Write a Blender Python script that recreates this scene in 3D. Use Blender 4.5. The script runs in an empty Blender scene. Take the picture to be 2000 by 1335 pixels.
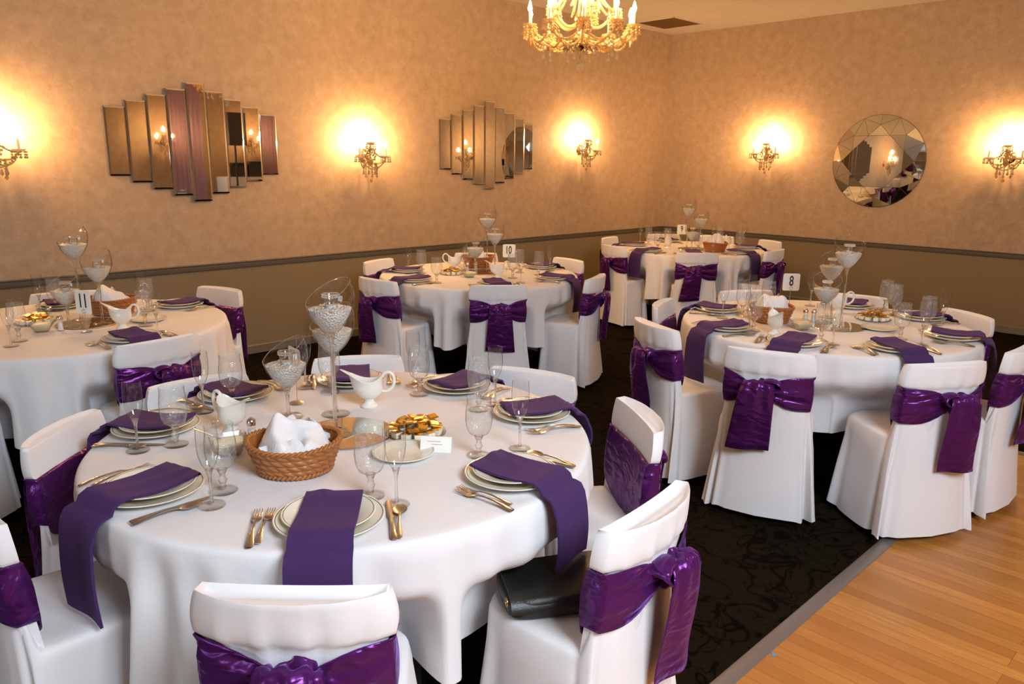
import bpy, bmesh, math, random
from math import sin, cos, pi, radians, exp, sqrt, atan2, hypot
from mathutils import Vector, Matrix, Euler

SC = bpy.context.scene
COL = SC.collection
random.seed(7)

# ---------------------------------------------------------------- camera
YAW, PITCH, ROLL = radians(45.61), radians(13.19), radians(0.615)
FOC = 1494.35
fw = Vector((cos(PITCH) * cos(YAW), cos(PITCH) * sin(YAW), -sin(PITCH)))
rt0 = Vector((sin(YAW), -cos(YAW), 0.0))
up0 = rt0.cross(fw)
rt = rt0 * cos(ROLL) + up0 * sin(ROLL)
up = up0 * cos(ROLL) - rt0 * sin(ROLL)
cam = bpy.data.cameras.new('camera')
cam.sensor_fit = 'HORIZONTAL'
cam.sensor_width = 36.0
cam.lens = 36.0 * FOC / 2000.0
cam.clip_start = 0.05
cam_ob = bpy.data.objects.new('camera', cam)
cam_ob.matrix_world = Matrix(((rt.x, up.x, -fw.x, -8.87), (rt.y, up.y, -fw.y, -6.14), (rt.z, up.z, -fw.z, 1.624), (0, 0, 0, 1)))
COL.objects.link(cam_ob)
SC.camera = cam_ob

# ---------------------------------------------------------------- world, flash bounce, exposure
world = bpy.data.worlds.new('world')
SC.world = world
world.use_nodes = True
world.node_tree.nodes['Background'].inputs[0].default_value = (0.05, 0.045, 0.04, 1)
world.node_tree.nodes['Background'].inputs[1].default_value = 1.0
SC.view_settings.view_transform = 'Standard'
SC.view_settings.look = 'None'
SC.view_settings.gamma = 1.0
SC.view_settings.exposure = 0.13
SC.view_settings.use_curve_mapping = False
SC.cycles.max_bounces = 10
SC.cycles.diffuse_bounces = 4
SC.cycles.glossy_bounces = 5
SC.cycles.transmission_bounces = 8
SC.cycles.transparent_max_bounces = 32
SC.cycles.caustics_reflective = False
SC.cycles.caustics_refractive = False
SC.cycles.sample_clamp_indirect = 3.0
SC.cycles.use_denoising = True


def area(name, loc, aim, size, power, col):
    l = bpy.data.lights.new(name, 'AREA')
    l.shape = 'SQUARE'
    l.size = size
    l.energy = power
    l.color = col
    o = bpy.data.objects.new(name, l)
    o.location = loc
    o.rotation_euler = (Vector(aim) - Vector(loc)).to_track_quat('-Z', 'Y').to_euler()
    COL.objects.link(o)
    return o


# the photographer's flash, bounced off the ceiling above and behind the camera
area('flash_bounce', (-8.0, -7.5, 3.0), (-7.4, -5.6, 0.5), 1.6, 192, (0.90, 1.01, 1.13))

# ---------------------------------------------------------------- node helpers


class NT:
    def __init__(self, name):
        self.m = bpy.data.materials.new(name)
        self.m.use_nodes = True
        self.t = self.m.node_tree
        self.t.nodes.clear()
        self.out = self.n('ShaderNodeOutputMaterial')

    def n(self, typ, **kw):
        x = self.t.nodes.new(typ)
        for k, v in kw.items():
            setattr(x, k, v)
        return x

    def set(self, node, **kw):
        for k, v in kw.items():
            key = k.replace('_', ' ')
            s = node.inputs.get(key) or node.inputs.get(key.title())
            if isinstance(v, bpy.types.NodeSocket):
                self.t.links.new(v, s)
            else:
                s.default_value = v
        return node

    def link(self, a, b):
        self.t.links.new(a, b)

    def coord(self, which='Object', scale=None, rot=None):
        c = self.n('ShaderNodeTexCoord').outputs[which]
        if scale is not None or rot is not None:
            mp = self.n('ShaderNodeMapping')
            if scale is not None:
                mp.inputs['Scale'].default_value = scale
            if rot is not None:
                mp.inputs['Rotation'].default_value = rot
            self.link(c, mp.inputs['Vector'])
            c = mp.outputs[0]
        return c

    def noise(self, vec, scale, detail=3.0, rough=0.55, dist=0.0):
        x = self.n('ShaderNodeTexNoise')
        self.link(vec, x.inputs['Vector'])
        x.inputs['Scale'].default_value = scale
        x.inputs['Detail'].default_value = detail
        x.inputs['Roughness'].default_value = rough
        x.inputs['Distortion'].default_value = dist
        return x.outputs['Fac']

    def ramp(self, fac, stops, interp='LINEAR'):
        r = self.n('ShaderNodeValToRGB')
        r.color_ramp.interpolation = interp
        e = r.color_ramp.elements
        while len(e) < len(stops):
            e.new(0.5)
        for el, (p, c) in zip(e, stops):
            el.position = p
            el.color = (*c, 1) if len(c) == 3 else c
        self.link(fac, r.inputs['Fac'])
        return r.outputs['Color']

    def mixc(self, fac, a, b, mode='MIX'):
        m = self.n('ShaderNodeMix', data_type='RGBA', blend_type=mode)
        for s, v in ((m.inputs[0], fac), (m.inputs[6], a), (m.inputs[7], b)):
            if isinstance(v, bpy.types.NodeSocket):
                self.link(v, s)
            elif isinstance(v, (int, float)):
                s.default_value = v
            else:
                s.default_value = (*v, 1)
        return m.outputs[2]

    def bump(self, h, strength, dist=0.01, normal=None):
        b = self.n('ShaderNodeBump')
        b.inputs['Strength'].default_value = strength
        b.inputs['Distance'].default_value = dist
        self.link(h, b.inputs['Height'])
        if normal is not None:
            self.link(normal, b.inputs['Normal'])
        return b.outputs['Normal']

    def pbr(self, **kw):
        p = self.n('ShaderNodeBsdfPrincipled')
        for k, v in kw.items():
            s = p.inputs[k]
            if isinstance(v, bpy.types.NodeSocket):
                self.link(v, s)
            elif isinstance(v, tuple) and len(v) == 3 and s.type == 'RGBA':
                s.default_value = (*v, 1)
            else:
                s.default_value = v
        return p

    def done(self, shader):
        self.link(shader if isinstance(shader, bpy.types.NodeSocket) else shader.outputs[0], self.out.inputs['Surface'])
        return self.m


MAT = {}


def simple(name, col, rough=0.5, metal=0.0, **kw):
    t = NT(name)
    MAT[name] = t.done(t.pbr(**{'Base Color': col, 'Roughness': rough, 'Metallic': metal, **kw}))


def fabric(name, col, col2, rough=0.85, bump=0.25, scale=900, big=9.0, bigbump=0.25, **kw):
    t = NT(name)
    v = t.coord('Object')
    n1 = t.noise(v, scale, 2.0)
    n2 = t.noise(v, big, 4.0, 0.6, 0.4)
    c = t.mixc(n2, col, col2)
    nb = t.bump(n2, bigbump, 0.02)
    nb = t.bump(n1, bump, 0.001, nb)
    MAT[name] = t.done(t.pbr(**{'Base Color': c, 'Roughness': rough, 'Normal': nb, **kw}))


# wallpaper
def wallpaper():
    t = NT('mottled_wallpaper')
    v = t.coord('Object')
    big = t.noise(v, 1.3, 5.0, 0.6, 0.3)
    mid = t.noise(v, 11.0, 6.0, 0.7, 0.15)
    fine = t.noise(v, 70.0, 3.0, 0.7)
    base = t.ramp(mid, [(0.3, (0.35, 0.238, 0.143)), (0.5, (0.425, 0.305, 0.192)), (0.70, (0.49, 0.362, 0.242))])
    base = t.mixc(t.ramp(big, [(0.35, (0, 0, 0)), (0.7, (1, 1, 1))]), base, t.mixc(0.45, base, (0.41, 0.29, 0.175)))
    base = t.mixc(t.ramp(fine, [(0.62, (0, 0, 0)), (0.78, (0.55, 0.55, 0.55))]), base, (0.56, 0.45, 0.33))
    base = t.mixc(t.ramp(fine, [(0.24, (0.5, 0.5, 0.5)), (0.36, (0, 0, 0))]), base, (0.29, 0.19, 0.11))
    nb = t.bump(fine, 0.3, 0.004, t.bump(mid, 0.25, 0.02))
    MAT['wallpaper'] = t.done(t.pbr(**{'Base Color': base, 'Roughness': 0.62, 'Normal': nb}))


wallpaper()
t = NT('wainscot_paint')
v = t.coord('Object')
f1 = t.noise(v, 160.0, 2.0)
MAT['wainscot'] = t.done(t.pbr(**{'Base Color': t.mixc(f1, (0.215, 0.16, 0.085), (0.245, 0.185, 0.10)), 'Roughness': 0.7, 'Normal': t.bump(f1, 0.15, 0.003)}))
simple('rail_paint', (0.115, 0.095, 0.075), 0.45)
simple('baseboard_paint', (0.17, 0.145, 0.115), 0.5)
simple('edge_strip', (0.20, 0.165, 0.145), 0.38, 0.25)

# ceiling tiles with thin joints
t = NT('ceiling_tiles')
v = t.coord('Object')
br = t.n('ShaderNodeTexBrick')
br.offset = 0.0
t.link(v, br.inputs['Vector'])
t.set(br, Scale=1.0)
br.inputs['Brick Width'].default_value = 0.61
br.inputs['Row Height'].default_value = 0.61
br.inputs['Mortar Size'].default_value = 0.0022
br.inputs['Mortar Smooth'].default_value = 0.2
br.inputs['Color1'].default_value = (0.56, 0.52, 0.46, 1)
br.inputs['Color2'].default_value = (0.58, 0.54, 0.48, 1)
br.inputs['Mortar'].default_value = (0.32, 0.28, 0.235, 1)
fn = t.noise(v, 120.0, 2.0)
MAT['ceiling'] = t.done(t.pbr(**{'Base Color': br.outputs['Color'], 'Roughness': 0.9, 'Normal': t.bump(fn, 0.1, 0.003)}))

# carpet: dark brown with meandering darker vines
t = NT('vine_carpet')
v = t.coord('Object')
c1 = t.noise(v, 5.5, 1.0, 0.4, 1.2)
c2 = t.noise(v, 7.5, 1.0, 0.4, 1.6)
l1 = t.ramp(c1, [(0.455, (0, 0, 0)), (0.478, (1, 1, 1)), (0.50, (1, 1, 1)), (0.523, (0, 0, 0))])
l2 = t.ramp(c2, [(0.475, (0, 0, 0)), (0.492, (1, 1, 1)), (0.50, (1, 1, 1)), (0.517, (0, 0, 0))])
ln = t.mixc(1.0, l1, l2, 'LIGHTEN')
pile = t.noise(v, 260.0, 3.0, 0.7)
base = t.mixc(pile, (0.007, 0.0047, 0.002), (0.0155, 0.0105, 0.005))
base = t.mixc(ln, base, (0.0022, 0.0016, 0.0011))
MAT['carpet'] = t.done(t.pbr(**{'Base Color': base, 'Roughness': 0.95, 'Normal': t.bump(pile, 0.6, 0.006), 'Specular IOR Level': 0.04}))

# strip maple dance floor, boards run along world Y
t = NT('maple_boards')
v = t.coord('Object')
sp = t.n('ShaderNodeSeparateXYZ')
t.link(v, sp.inputs[0])
cb = t.n('ShaderNodeCombineXYZ')
t.link(sp.outputs[1], cb.inputs[0])
t.link(sp.outputs[0], cb.inputs[1])
br = t.n('ShaderNodeTexBrick')
br.offset = 0.37
br.offset_frequency = 3
t.link(cb.outputs[0], br.inputs['Vector'])
br.inputs['Scale'].default_value = 1.0
br.inputs['Brick Width'].default_value = 0.95
br.inputs['Row Height'].default_value = 0.057
br.inputs['Mortar Size'].default_value = 0.0011
br.inputs['Mortar Smooth'].default_value = 0.4
br.inputs['Bias'].default_value = 0.0
br.inputs['Color1'].default_value = (0, 0, 0, 1)
br.inputs['Color2'].default_value = (1, 1, 1, 1)
br.inputs['Mortar'].default_value = (0.5, 0.5, 0.5, 1)
mp = t.n('ShaderNodeMapping')
mp.inputs['Scale'].default_value = (3.0, 60.0, 1.0)
t.link(cb.outputs[0], mp.inputs['Vector'])
grain = t.noise(mp.outputs[0], 1.6, 5.0, 0.62, 0.5)
big = t.noise(v, 2.2, 3.0, 0.5, 0.4)
wood = t.mixc(br.outputs['Color'], (0.38, 0.145, 0.026), (0.61, 0.275, 0.062))
wood = t.mixc(t.ramp(grain, [(0.35, (0.55, 0.55, 0.55)), (0.6, (0, 0, 0))]), wood, (0.33, 0.12, 0.022))
wood = t.mixc(t.ramp(big, [(0.3, (0.5, 0.5, 0.5)), (0.65, (0, 0, 0))]), wood, (0.42, 0.155, 0.028))
wood = t.mixc(t.ramp(br.outputs['Fac'], [(0.2, (0, 0, 0)), (0.9, (0.85, 0.85, 0.85))]), wood, (0.15, 0.06, 0.02))
MAT['maple'] = t.done(t.pbr(**{'Base Color': wood, 'Roughness': t.ramp(grain, [(0.3, (0.42, 0.42, 0.42)), (0.7, (0.3, 0.3, 0.3))]), 'Normal': t.bump(grain, 0.05, 0.002)}))

fabric('white_cover', (0.76, 0.755, 0.77), (0.81, 0.80, 0.81), 0.85, 0.15, 1200, 5.0, 0.12)
fabric('white_tablecloth', (0.75, 0.745, 0.76), (0.80, 0.79, 0.80), 0.85, 0.2, 1200, 5.0, 0.22)
fabric('white_napkin', (0.78, 0.775, 0.79), (0.82, 0.815, 0.82), 0.85, 0.25, 900, 20.0, 0.3)
fabric('purple_napkin', (0.040, 0.012, 0.083), (0.047, 0.0145, 0.096), 0.9, 0.5, 1100, 12.0, 0.12, **{'Sheen Weight': 0.12, 'Sheen Tint': (0.35, 0.15, 0.6, 1)})

# satin: glossy violet with wrinkles running across the band
t = NT('purple_satin')
v = t.coord('Object', (1.0, 1.0, 1.8))
w1 = t.noise(v, 8.0, 2.0, 0.5, 1.0)
w2 = t.noise(v, 26.0, 2.0, 0.5, 0.8)
nb = t.bump(w1, 0.7, 0.03)
nb = t.bump(w2, 0.22, 0.006, nb)
MAT['satin'] = t.done(t.pbr(**{'Base Color': t.mixc(w1, (0.066, 0.0085, 0.075), (0.105, 0.017, 0.15)), 'Roughness': 0.27, 'Metallic': 0.45, 'Specular Tint': (0.75, 0.5, 1.0, 1), 'Sheen Weight': 0.3, 'Sheen Roughness': 0.35, 'Sheen Tint': (0.45, 0.2, 0.9, 1), 'Normal': nb}))

simple('cream_china', (0.80, 0.765, 0.65), 0.14)
simple('white_china', (0.83, 0.80, 0.72), 0.12)
simple('rim_line', (0.03, 0.06, 0.035), 0.2)
simple('steel', (0.56, 0.55, 0.545), 0.27, 1.0)
simple('chrome', (0.75, 0.73, 0.7), 0.08, 1.0)
simple('brass', (0.72, 0.48, 0.18), 0.2, 1.0)
simple('gold_foil', (0.80, 0.52, 0.12), 0.24, 1.0)
simple('paper', (0.84, 0.82, 0.76), 0.7)
simple('cream_box', (0.82, 0.79, 0.66), 0.6)
simple('ink', (0.012, 0.012, 0.014), 0.6)
simple('faint_ink', (0.45, 0.42, 0.36), 0.7)
simple('mirror', (0.74, 0.735, 0.68), 0.015, 1.0)
simple('mirror_edge', (0.9, 0.86, 0.8), 0.06, 1.0)
simple('seam', (0.05, 0.035, 0.02), 0.5)
simple('candle_sleeve', (0.80, 0.70, 0.52), 0.5)
simple('black_leather', (0.011, 0.011, 0.011), 0.42)
simple('black_metal', (0.015, 0.014, 0.014), 0.45)
simple('black_plastic', (0.02, 0.019, 0.018), 0.5)
simple('chair_wood', (0.22, 0.09, 0.03), 0.4)
simple('table_wood', (0.16, 0.10, 0.06), 0.6)
simple('salt', (0.84, 0.84, 0.83), 0.8)
simple('butter', (0.86, 0.80, 0.56), 0.45)
simple('blue_scrap', (0.06, 0.30, 0.62), 0.6)
simple('vent_dark', (0.16, 0.085, 0.025), 0.8)
simple('stage_front', (0.24, 0.18, 0.12), 0.7)
simple('lilac_strings', (0.45, 0.27, 0.55), 0.4)
simple('rhinestone', (0.92, 0.90, 0.86), 0.12, 0.75)
t = NT('leather_grain')
v = t.coord('Object')
g = t.noise(v, 220.0, 3.0)
MAT['black_leather'] = t.done(t.pbr(**{'Base Color': (0.012, 0.012, 0.0115), 'Roughness': 0.4, 'Normal': t.bump(g, 0.35, 0.002)}))

t = NT('wicker')
v = t.coord('Object')
g = t.noise(v, 60.0, 3.0)
MAT['wicker'] = t.done(t.pbr(**{'Base Color': t.mixc(g, (0.27, 0.085, 0.018), (0.44, 0.17, 0.042)), 'Roughness': 0.42}))

# white glass gravel in the vases
t = NT('white_gravel')
v = t.coord('Object')
vo = t.n('ShaderNodeTexVoronoi')
t.link(v, vo.inputs['Vector'])
vo.inputs['Scale'].default_value = 170.0
MAT['gravel'] = t.done(t.pbr(**{'Base Color': t.ramp(vo.outputs['Distance'], [(0.0, (0.9, 0.88, 0.84)), (1.0, (0.68, 0.64, 0.58))]), 'Roughness': 0.35, 'Normal': t.bump(vo.outputs['Distance'], 0.9, 0.006)}))


def thin_glass(name, tint=(0.97, 0.975, 0.97), edge=(0.46, 0.45, 0.43), etch=0.0):
    t = NT(name)
    tr = t.n('ShaderNodeBsdfTransparent')
    gl = t.n('ShaderNodeBsdfGlossy')
    gl.inputs['Roughness'].default_value = 0.03
    lw = t.n('ShaderNodeLayerWeight')
    lw.inputs['Blend'].default_value = 0.5
    t.link(t.ramp(lw.outputs['Facing'], [(0.55, tint), (0.95, edge)]), tr.inputs['Color'])
    frs = t.ramp(lw.outputs['Facing'], [(0.0, (0.06, 0.06, 0.06)), (0.5, (0.10, 0.10, 0.10)), (0.75, (0.28, 0.28, 0.28)), (1.0, (0.9, 0.9, 0.9))])
    mx = t.n('ShaderNodeMixShader')
    t.link(frs, mx.inputs[0])
    t.link(tr.outputs[0], mx.inputs[1])
    t.link(gl.outputs[0], mx.inputs[2])
    res = mx.outputs[0]
    if etch:
        v = t.coord('Object', (1, 1, 0.8))
        n = t.noise(v, 85.0, 2.0, 0.5, 1.2)
        nb = t.bump(n, 0.6, 0.006)
        t.link(nb, gl.inputs['Normal'])
        df = t.n('ShaderNodeBsdfDiffuse')
        df.inputs['Color'].default_value = (0.9, 0.9, 0.88, 1)
        m2 = t.n('ShaderNodeMixShader')
        t.link(t.ramp(n, [(0.46, (0.02, 0.02, 0.02)), (0.56, (etch, etch, etch)), (0.62, (0.03, 0.03, 0.03))]), m2.inputs[0])
        t.link(res, m2.inputs[1])
        t.link(df.outputs[0], m2.inputs[2])
        res = m2.outputs[0]
    MAT[name] = t.done(res)


thin_glass('clear_glass')
thin_glass('etched_glass', (0.96, 0.96, 0.95), (0.5, 0.49, 0.47), 0.17)
thin_glass('foot_glass', (0.985, 0.985, 0.98), (0.88, 0.88, 0.86))
t = NT('solid_glass')
g = t.n('ShaderNodeBsdfGlass')
g.inputs['IOR'].default_value = 1.45
g.inputs['Roughness'].default_value = 0.0
g.inputs['Color'].default_value = (0.97, 0.97, 0.96, 1)
tr = t.n('ShaderNodeBsdfTransparent')
mx = t.n('ShaderNodeMixShader')
mx.inputs[0].default_value = 0.4
t.link(g.outputs[0], mx.inputs[1])
t.link(tr.outputs[0], mx.inputs[2])
MAT['solid_glass'] = t.done(mx.outputs[0])
# cut crystal beads: refraction plus some scatter inside the facets
t = NT('crystal')
g = t.n('ShaderNodeBsdfGlass')
g.inputs['IOR'].default_value = 1.55
g.inputs['Color'].default_value = (1.0, 0.97, 0.92, 1)
df = t.n('ShaderNodeBsdfTranslucent')
df.inputs['Color'].default_value = (0.95, 0.9, 0.82, 1)
mx = t.n('ShaderNodeMixShader')
mx.inputs[0].default_value = 0.5
t.link(g.outputs[0], mx.inputs[1])
t.link(df.outputs[0], mx.inputs[2])
MAT['crystal'] = t.done(mx.outputs[0])


def glow(name, col, strength):
    t = NT(name)
    e = t.n('ShaderNodeEmission')
    e.inputs['Color'].default_value = (*col, 1)
    e.inputs['Strength'].default_value = strength
    MAT[name] = t.done(e)


t = NT('amber_glow_glass')  # amber arms; on beads and dishes the bulbs' gold glow is in the colour
g = t.n('ShaderNodeBsdfGlass')
g.inputs['IOR'].default_value = 1.5
g.inputs['Color'].default_value = (1.0, 0.86, 0.58, 1)
df = t.n('ShaderNodeBsdfTranslucent')
df.inputs['Color'].default_value = (1.0, 0.8, 0.48, 1)
d2 = t.n('ShaderNodeBsdfDiffuse')
d2.inputs['Color'].default_value = (0.9, 0.68, 0.36, 1)
m1 = t.n('ShaderNodeMixShader')
m1.inputs[0].default_value = 0.5
t.link(df.outputs[0], m1.inputs[1])
t.link(d2.outputs[0], m1.inputs[2])
mx = t.n('ShaderNodeMixShader')
mx.inputs[0].default_value = 0.55
t.link(g.outputs[0], mx.inputs[1])
t.link(m1.outputs[0], mx.inputs[2])
MAT['amber_glow_glass'] = t.done(mx.outputs[0])
glow('sconce_bulb', (1.0, 0.55, 0.23), 1180.0)
glow('chandelier_bulb', (1.0, 0.55, 0.22), 950.0)
glow('daylight', (0.82, 0.92, 1.0), 6.0)

# ---------------------------------------------------------------- mesh helpers


class MB:
    """collects vertices and faces of ONE mesh"""

    def __init__(self):
        self.v, self.f, self.m = [], [], []

    def add(self, vs, fs, mi=0, M=None):
        b = len(self.v)
        for p in vs:
            p = Vector(p)
            self.v.append(tuple(M @ p if M is not None else p))
        for q in fs:
            self.f.append(tuple(b + i for i in q))
            self.m.append(mi)
        return self

    def loft(self, rings, closed=True, cap0=False, cap1=False, mi=0, M=None, mif=None):
        n = len(rings[0])
        vs = [p for r in rings for p in r]
        fs, ms = [], []
        for i in range(len(rings) - 1):
            for j in range(n if closed else n - 1):
                k = (j + 1) % n
                fs.append((i * n + j, i * n + k, (i + 1) * n + k, (i + 1) * n + j))
                ms.append(mif(i, j) if mif else mi)
        if cap0:
            fs.append(tuple(range(n - 1, -1, -1)))
            ms.append(mi)
        if cap1:
            b = (len(rings) - 1) * n
            fs.append(tuple(b + i for i in range(n)))
            ms.append(mi)
        b = len(self.v)
        for p in vs:
            p = Vector(p)
            self.v.append(tuple(M @ p if M is not None else p))
        for q, mm in zip(fs, ms):
            self.f.append(tuple(b + i for i in q))
            self.m.append(mm)
        return self

    def lathe(self, prof, n=32, mi=0, M=None, mif=None, cap0=False, cap1=False):
        rings = [[(r * cos(2 * pi * j / n), r * sin(2 * pi * j / n), z) for j in range(n)] for r, z in prof]
        return self.loft(rings, True, cap0, cap1, mi, M, mif)

    def box(self, c, s, mi=0, M=None, bev=0.0):
        x, y, z = (d / 2 for d in s)
        if bev <= 0:
            vs = [(c[0] + a * x, c[1] + b * y, c[2] + d * z) for a in (-1, 1) for b in (-1, 1) for d in (-1, 1)]
            fs = [(0, 1, 3, 2), (4, 6, 7, 5), (0, 4, 5, 1), (2, 3, 7, 6), (0, 2, 6, 4), (1, 5, 7, 3)]
            return self.add(vs, fs, mi, M)
        bm = bmesh.new()
        bmesh.ops.create_cube(bm, size=1.0)
        for q in bm.verts:
            q.co = Vector((c[0] + q.co.x * s[0], c[1] + q.co.y * s[1], c[2] + q.co.z * s[2]))
        bmesh.ops.bevel(bm, geom=bm.edges[:], offset=bev, segments=2, affect='EDGES', profile=0.6)
        bm.verts.index_update()
        self.add([q.co.copy() for q in bm.verts], [[q.index for q in fc.verts] for fc in bm.faces], mi, M)
        bm.free()
        return self

    def tube(self, path, r, n=8, mi=0, M=None, caps=True):
        path = [Vector(p) for p in path]
        rad = r if isinstance(r, (list, tuple)) else [r] * len(path)
        rings = []
        prev = None
        for i, p in enumerate(path):
            d = (path[min(i + 1, len(path) - 1)] - path[max(i - 1, 0)]).normalized()
            if prev is None:
                a = Vector((0, 0, 1)) if abs(d.z) < 0.9 else Vector((1, 0, 0))
                x = d.cross(a).normalized()
            else:
                x = (prev - d * prev.dot(d)).normalized()
            prev = x
            y = d.cross(x)
            rings.append([p + (x * cos(2 * pi * k / n) + y * sin(2 * pi * k / n)) * rad[i] for k in range(n)])
        return self.loft(rings, True, caps, caps, mi, M)

    def ball(self, c, r, seg=10, rin=6, mi=0, sc=(1, 1, 1), M=None):
        rings = []
        for i in range(rin + 1):
            a = -pi / 2 + pi * i / rin
            q = max(cos(a), 0.02)
            rings.append([(c[0] + sc[0] * r * q * cos(2 * pi * j / seg), c[1] + sc[1] * r * q * sin(2 * pi * j / seg), c[2] + sc[2] * r * sin(a)) for j in range(seg)])
        return self.loft(rings, True, True, True, mi, M)

    def mesh(self, name, mats, angle=40, solid=None):
        me = bpy.data.meshes.new(name)
        me.from_pydata(self.v, [], self.f)
        for m in mats:
            me.materials.append(MAT[m])
        me.polygons.foreach_set('material_index', self.m)
        bm = bmesh.new()
        bm.from_mesh(me)
        if solid:
            bmesh.ops.remove_doubles(bm, verts=bm.verts, dist=1e-5)
            bmesh.ops.recalc_face_normals(bm, faces=bm.faces)
            bmesh.ops.solidify(bm, geom=bm.faces[:], thickness=solid)
        bmesh.ops.recalc_face_normals(bm, faces=bm.faces)
        bm.to_mesh(me)
        bm.free()
        me.polygons.foreach_set('use_smooth', [True] * len(me.polygons))
        me.set_sharp_from_angle(angle=radians(angle))
        me.update()
        return me


def put(name, me, parent=None, loc=(0, 0, 0), rz=0.0, scale=None):
    o = bpy.data.objects.new(name, me)
    COL.objects.link(o)
    if parent is not None:
        o.parent = parent
    o.location = loc
    o.rotation_euler = (0, 0, rz)
    if scale:
        o.scale = scale
    return o


def tag(o, label, cat, group=None, kind=None):
    o['label'] = label
    o['category'] = cat
    if group:
        o['group'] = group
    if kind:
        o['kind'] = kind
    return o


def structure(name, me, loc=(0, 0, 0), parent=None):
    o = put(name, me, parent, loc)
    if parent is None:
        o['kind'] = 'structure'
    return o


def thing(name, label, cat, loc, rz=0.0, group=None, parts=(), scale=None):
    """an Empty at the base of the thing; parts: (name, mesh) or (name, mesh, [(sub name, mesh), ...])"""
    e = bpy.data.objects.new(name, None)
    e.empty_display_size = 0.05
    COL.objects.link(e)
    e.location = loc
    e.rotation_euler = (0, 0, rz)
    if scale:
        e.scale = scale
    tag(e, label, cat, group)
    for p in parts:
        o = put(p[0], p[1], e)
        if len(p) > 2:
            for s in p[2]:
                put(s[0], s[1], o)
    return e


def lerp(a, b, k):
    return a + (b - a) * k


def pw(x, pts):
    if x <= pts[0][0]:
        return pts[0][1]
    for (a, b), (c, d) in zip(pts, pts[1:]):
        if x <= c:
            k = (x - a) / (c - a)
            return lerp(b, d, k)
    return pts[-1][1]


def smooth(a, b, x):
    k = min(max((x - a) / (b - a), 0.0), 1.0)
    return k * k * (3 - 2 * k)


def wrap(a):
    return (a + pi) % (2 * pi) - pi

# ---------------------------------------------------------------- the room
XF, YB, ZC = -14.0, -9.4, 3.256          # entrance wall, rear wall, ceiling height
RZ0, RZ1 = 0.744, 0.801                 # dado rail
TH = 0.12


def panel(name, a, b, parts, outward):
    """a wall from a to b (plan points), with horizontal bands (z0, z1, material) on its room side"""
    mb = MB()
    mats = []
    for z0, z1, m in parts:
        if m not in mats:
            mats.append(m)
        A, B = Vector((*a, 0)), Vector((*b, 0))
        O = Vector((*outward, 0)) * TH
        vs = [A, B, B + O, A + O]
        vs = [v + Vector((0, 0, z0)) for v in vs] + [v + Vector((0, 0, z1)) for v in vs]
        mb.add(vs, [(0, 1, 5, 4), (1, 2, 6, 5), (2, 3, 7, 6), (3, 0, 4, 7), (0, 3, 2, 1), (4, 5, 6, 7)], mats.index(m))
    return structure(name, mb.mesh(name, mats))


bands = [(0, RZ0 + 0.02, 'wainscot'), (RZ0 + 0.02, ZC, 'wallpaper')]
panel('wall_left', (XF, 0), (TH, 0), bands, (0, 1))
panel('wall_right', (0, 0), (0, YB), bands, (1, 0))
panel('wall_rear', (XF, YB), (TH, YB), bands, (0, -1))
# entrance wall with an added lit window, standing in for a bright doorway
WY0, WY1, WZ0, WZ1 = -6.3, -3.6, 0.9, 2.5
mb = MB()
for (y0, y1, z0, z1, m) in ((YB, WY0, 0, ZC, 1), (WY1, 0, 0, ZC, 1), (WY0, WY1, 0, WZ0, 0), (WY0, WY1, WZ1, ZC, 1)):
    mb.box((XF - TH / 2, (y0 + y1) / 2, (z0 + z1) / 2), (TH, y1 - y0, z1 - z0), m)
structure('wall_entrance', mb.mesh('wall_entrance', ['wainscot', 'wallpaper']))
mb = MB()
mb.box((XF - 0.06, (WY0 + WY1) / 2, (WZ0 + WZ1) / 2), (0.01, WY1 - WY0, WZ1 - WZ0))
win = structure('standin_window', mb.mesh('standin_window', ['daylight']))  # glowing pane added in place of a doorway's daylight
mb = MB()
for y in (WY0 + 0.03, (WY0 + WY1) / 2, WY1 - 0.03):
    mb.box((XF - 0.02, y, (WZ0 + WZ1) / 2), (0.06, 0.06, WZ1 - WZ0))
for z in (WZ0 + 0.03, WZ1 - 0.03):
    mb.box((XF - 0.02, (WY0 + WY1) / 2, z), (0.06, WY1 - WY0, 0.06))
structure('standin_frame', mb.mesh('standin_frame', ['baseboard_paint']), parent=win)

mb = MB()
mb.box((XF / 2, YB / 2, ZC + 0.05), (-XF, -YB, 0.1))
o = structure('ceiling', mb.mesh('ceiling', ['ceiling']))
# carpet, leaving out the sunk dance floor
DX, DY = -3.80, -5.10
mb = MB()
mb.box((XF / 2, DY / 2, -0.05), (-XF, -DY, 0.1))
mb.box((DX / 2, (DY + YB) / 2, -0.05), (-DX, DY - YB, 0.1))
structure('floor', mb.mesh('floor', ['carpet']))
mb = MB()
mb.box(((XF + DX) / 2, (DY + YB) / 2, -0.052), (DX - XF, DY - YB, 0.1))
structure('floor_dance', mb.mesh('floor_dance', ['maple']))
# edge strips between carpet and boards
mb = MB()
mb.loft([[(x, DY + 0.042, 0.0), (x, DY + 0.036, 0.004), (x, DY + 0.0, 0.007), (x, DY - 0.012, 0.002), (x, DY - 0.014, -0.002)] for x in (XF, DX + 0.02)], closed=False)
structure('trim_1', mb.mesh('trim_1', ['edge_strip'], solid=0.002))
mb = MB()
mb.loft([[(DX + 0.042, y, 0.0), (DX + 0.036, y, 0.004), (DX, y, 0.007), (DX - 0.012, y, 0.002), (DX - 0.014, y, -0.002)] for y in (DY + 0.02, YB)], closed=False)
structure('trim_2', mb.mesh('trim_2', ['edge_strip'], solid=0.002))


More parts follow.
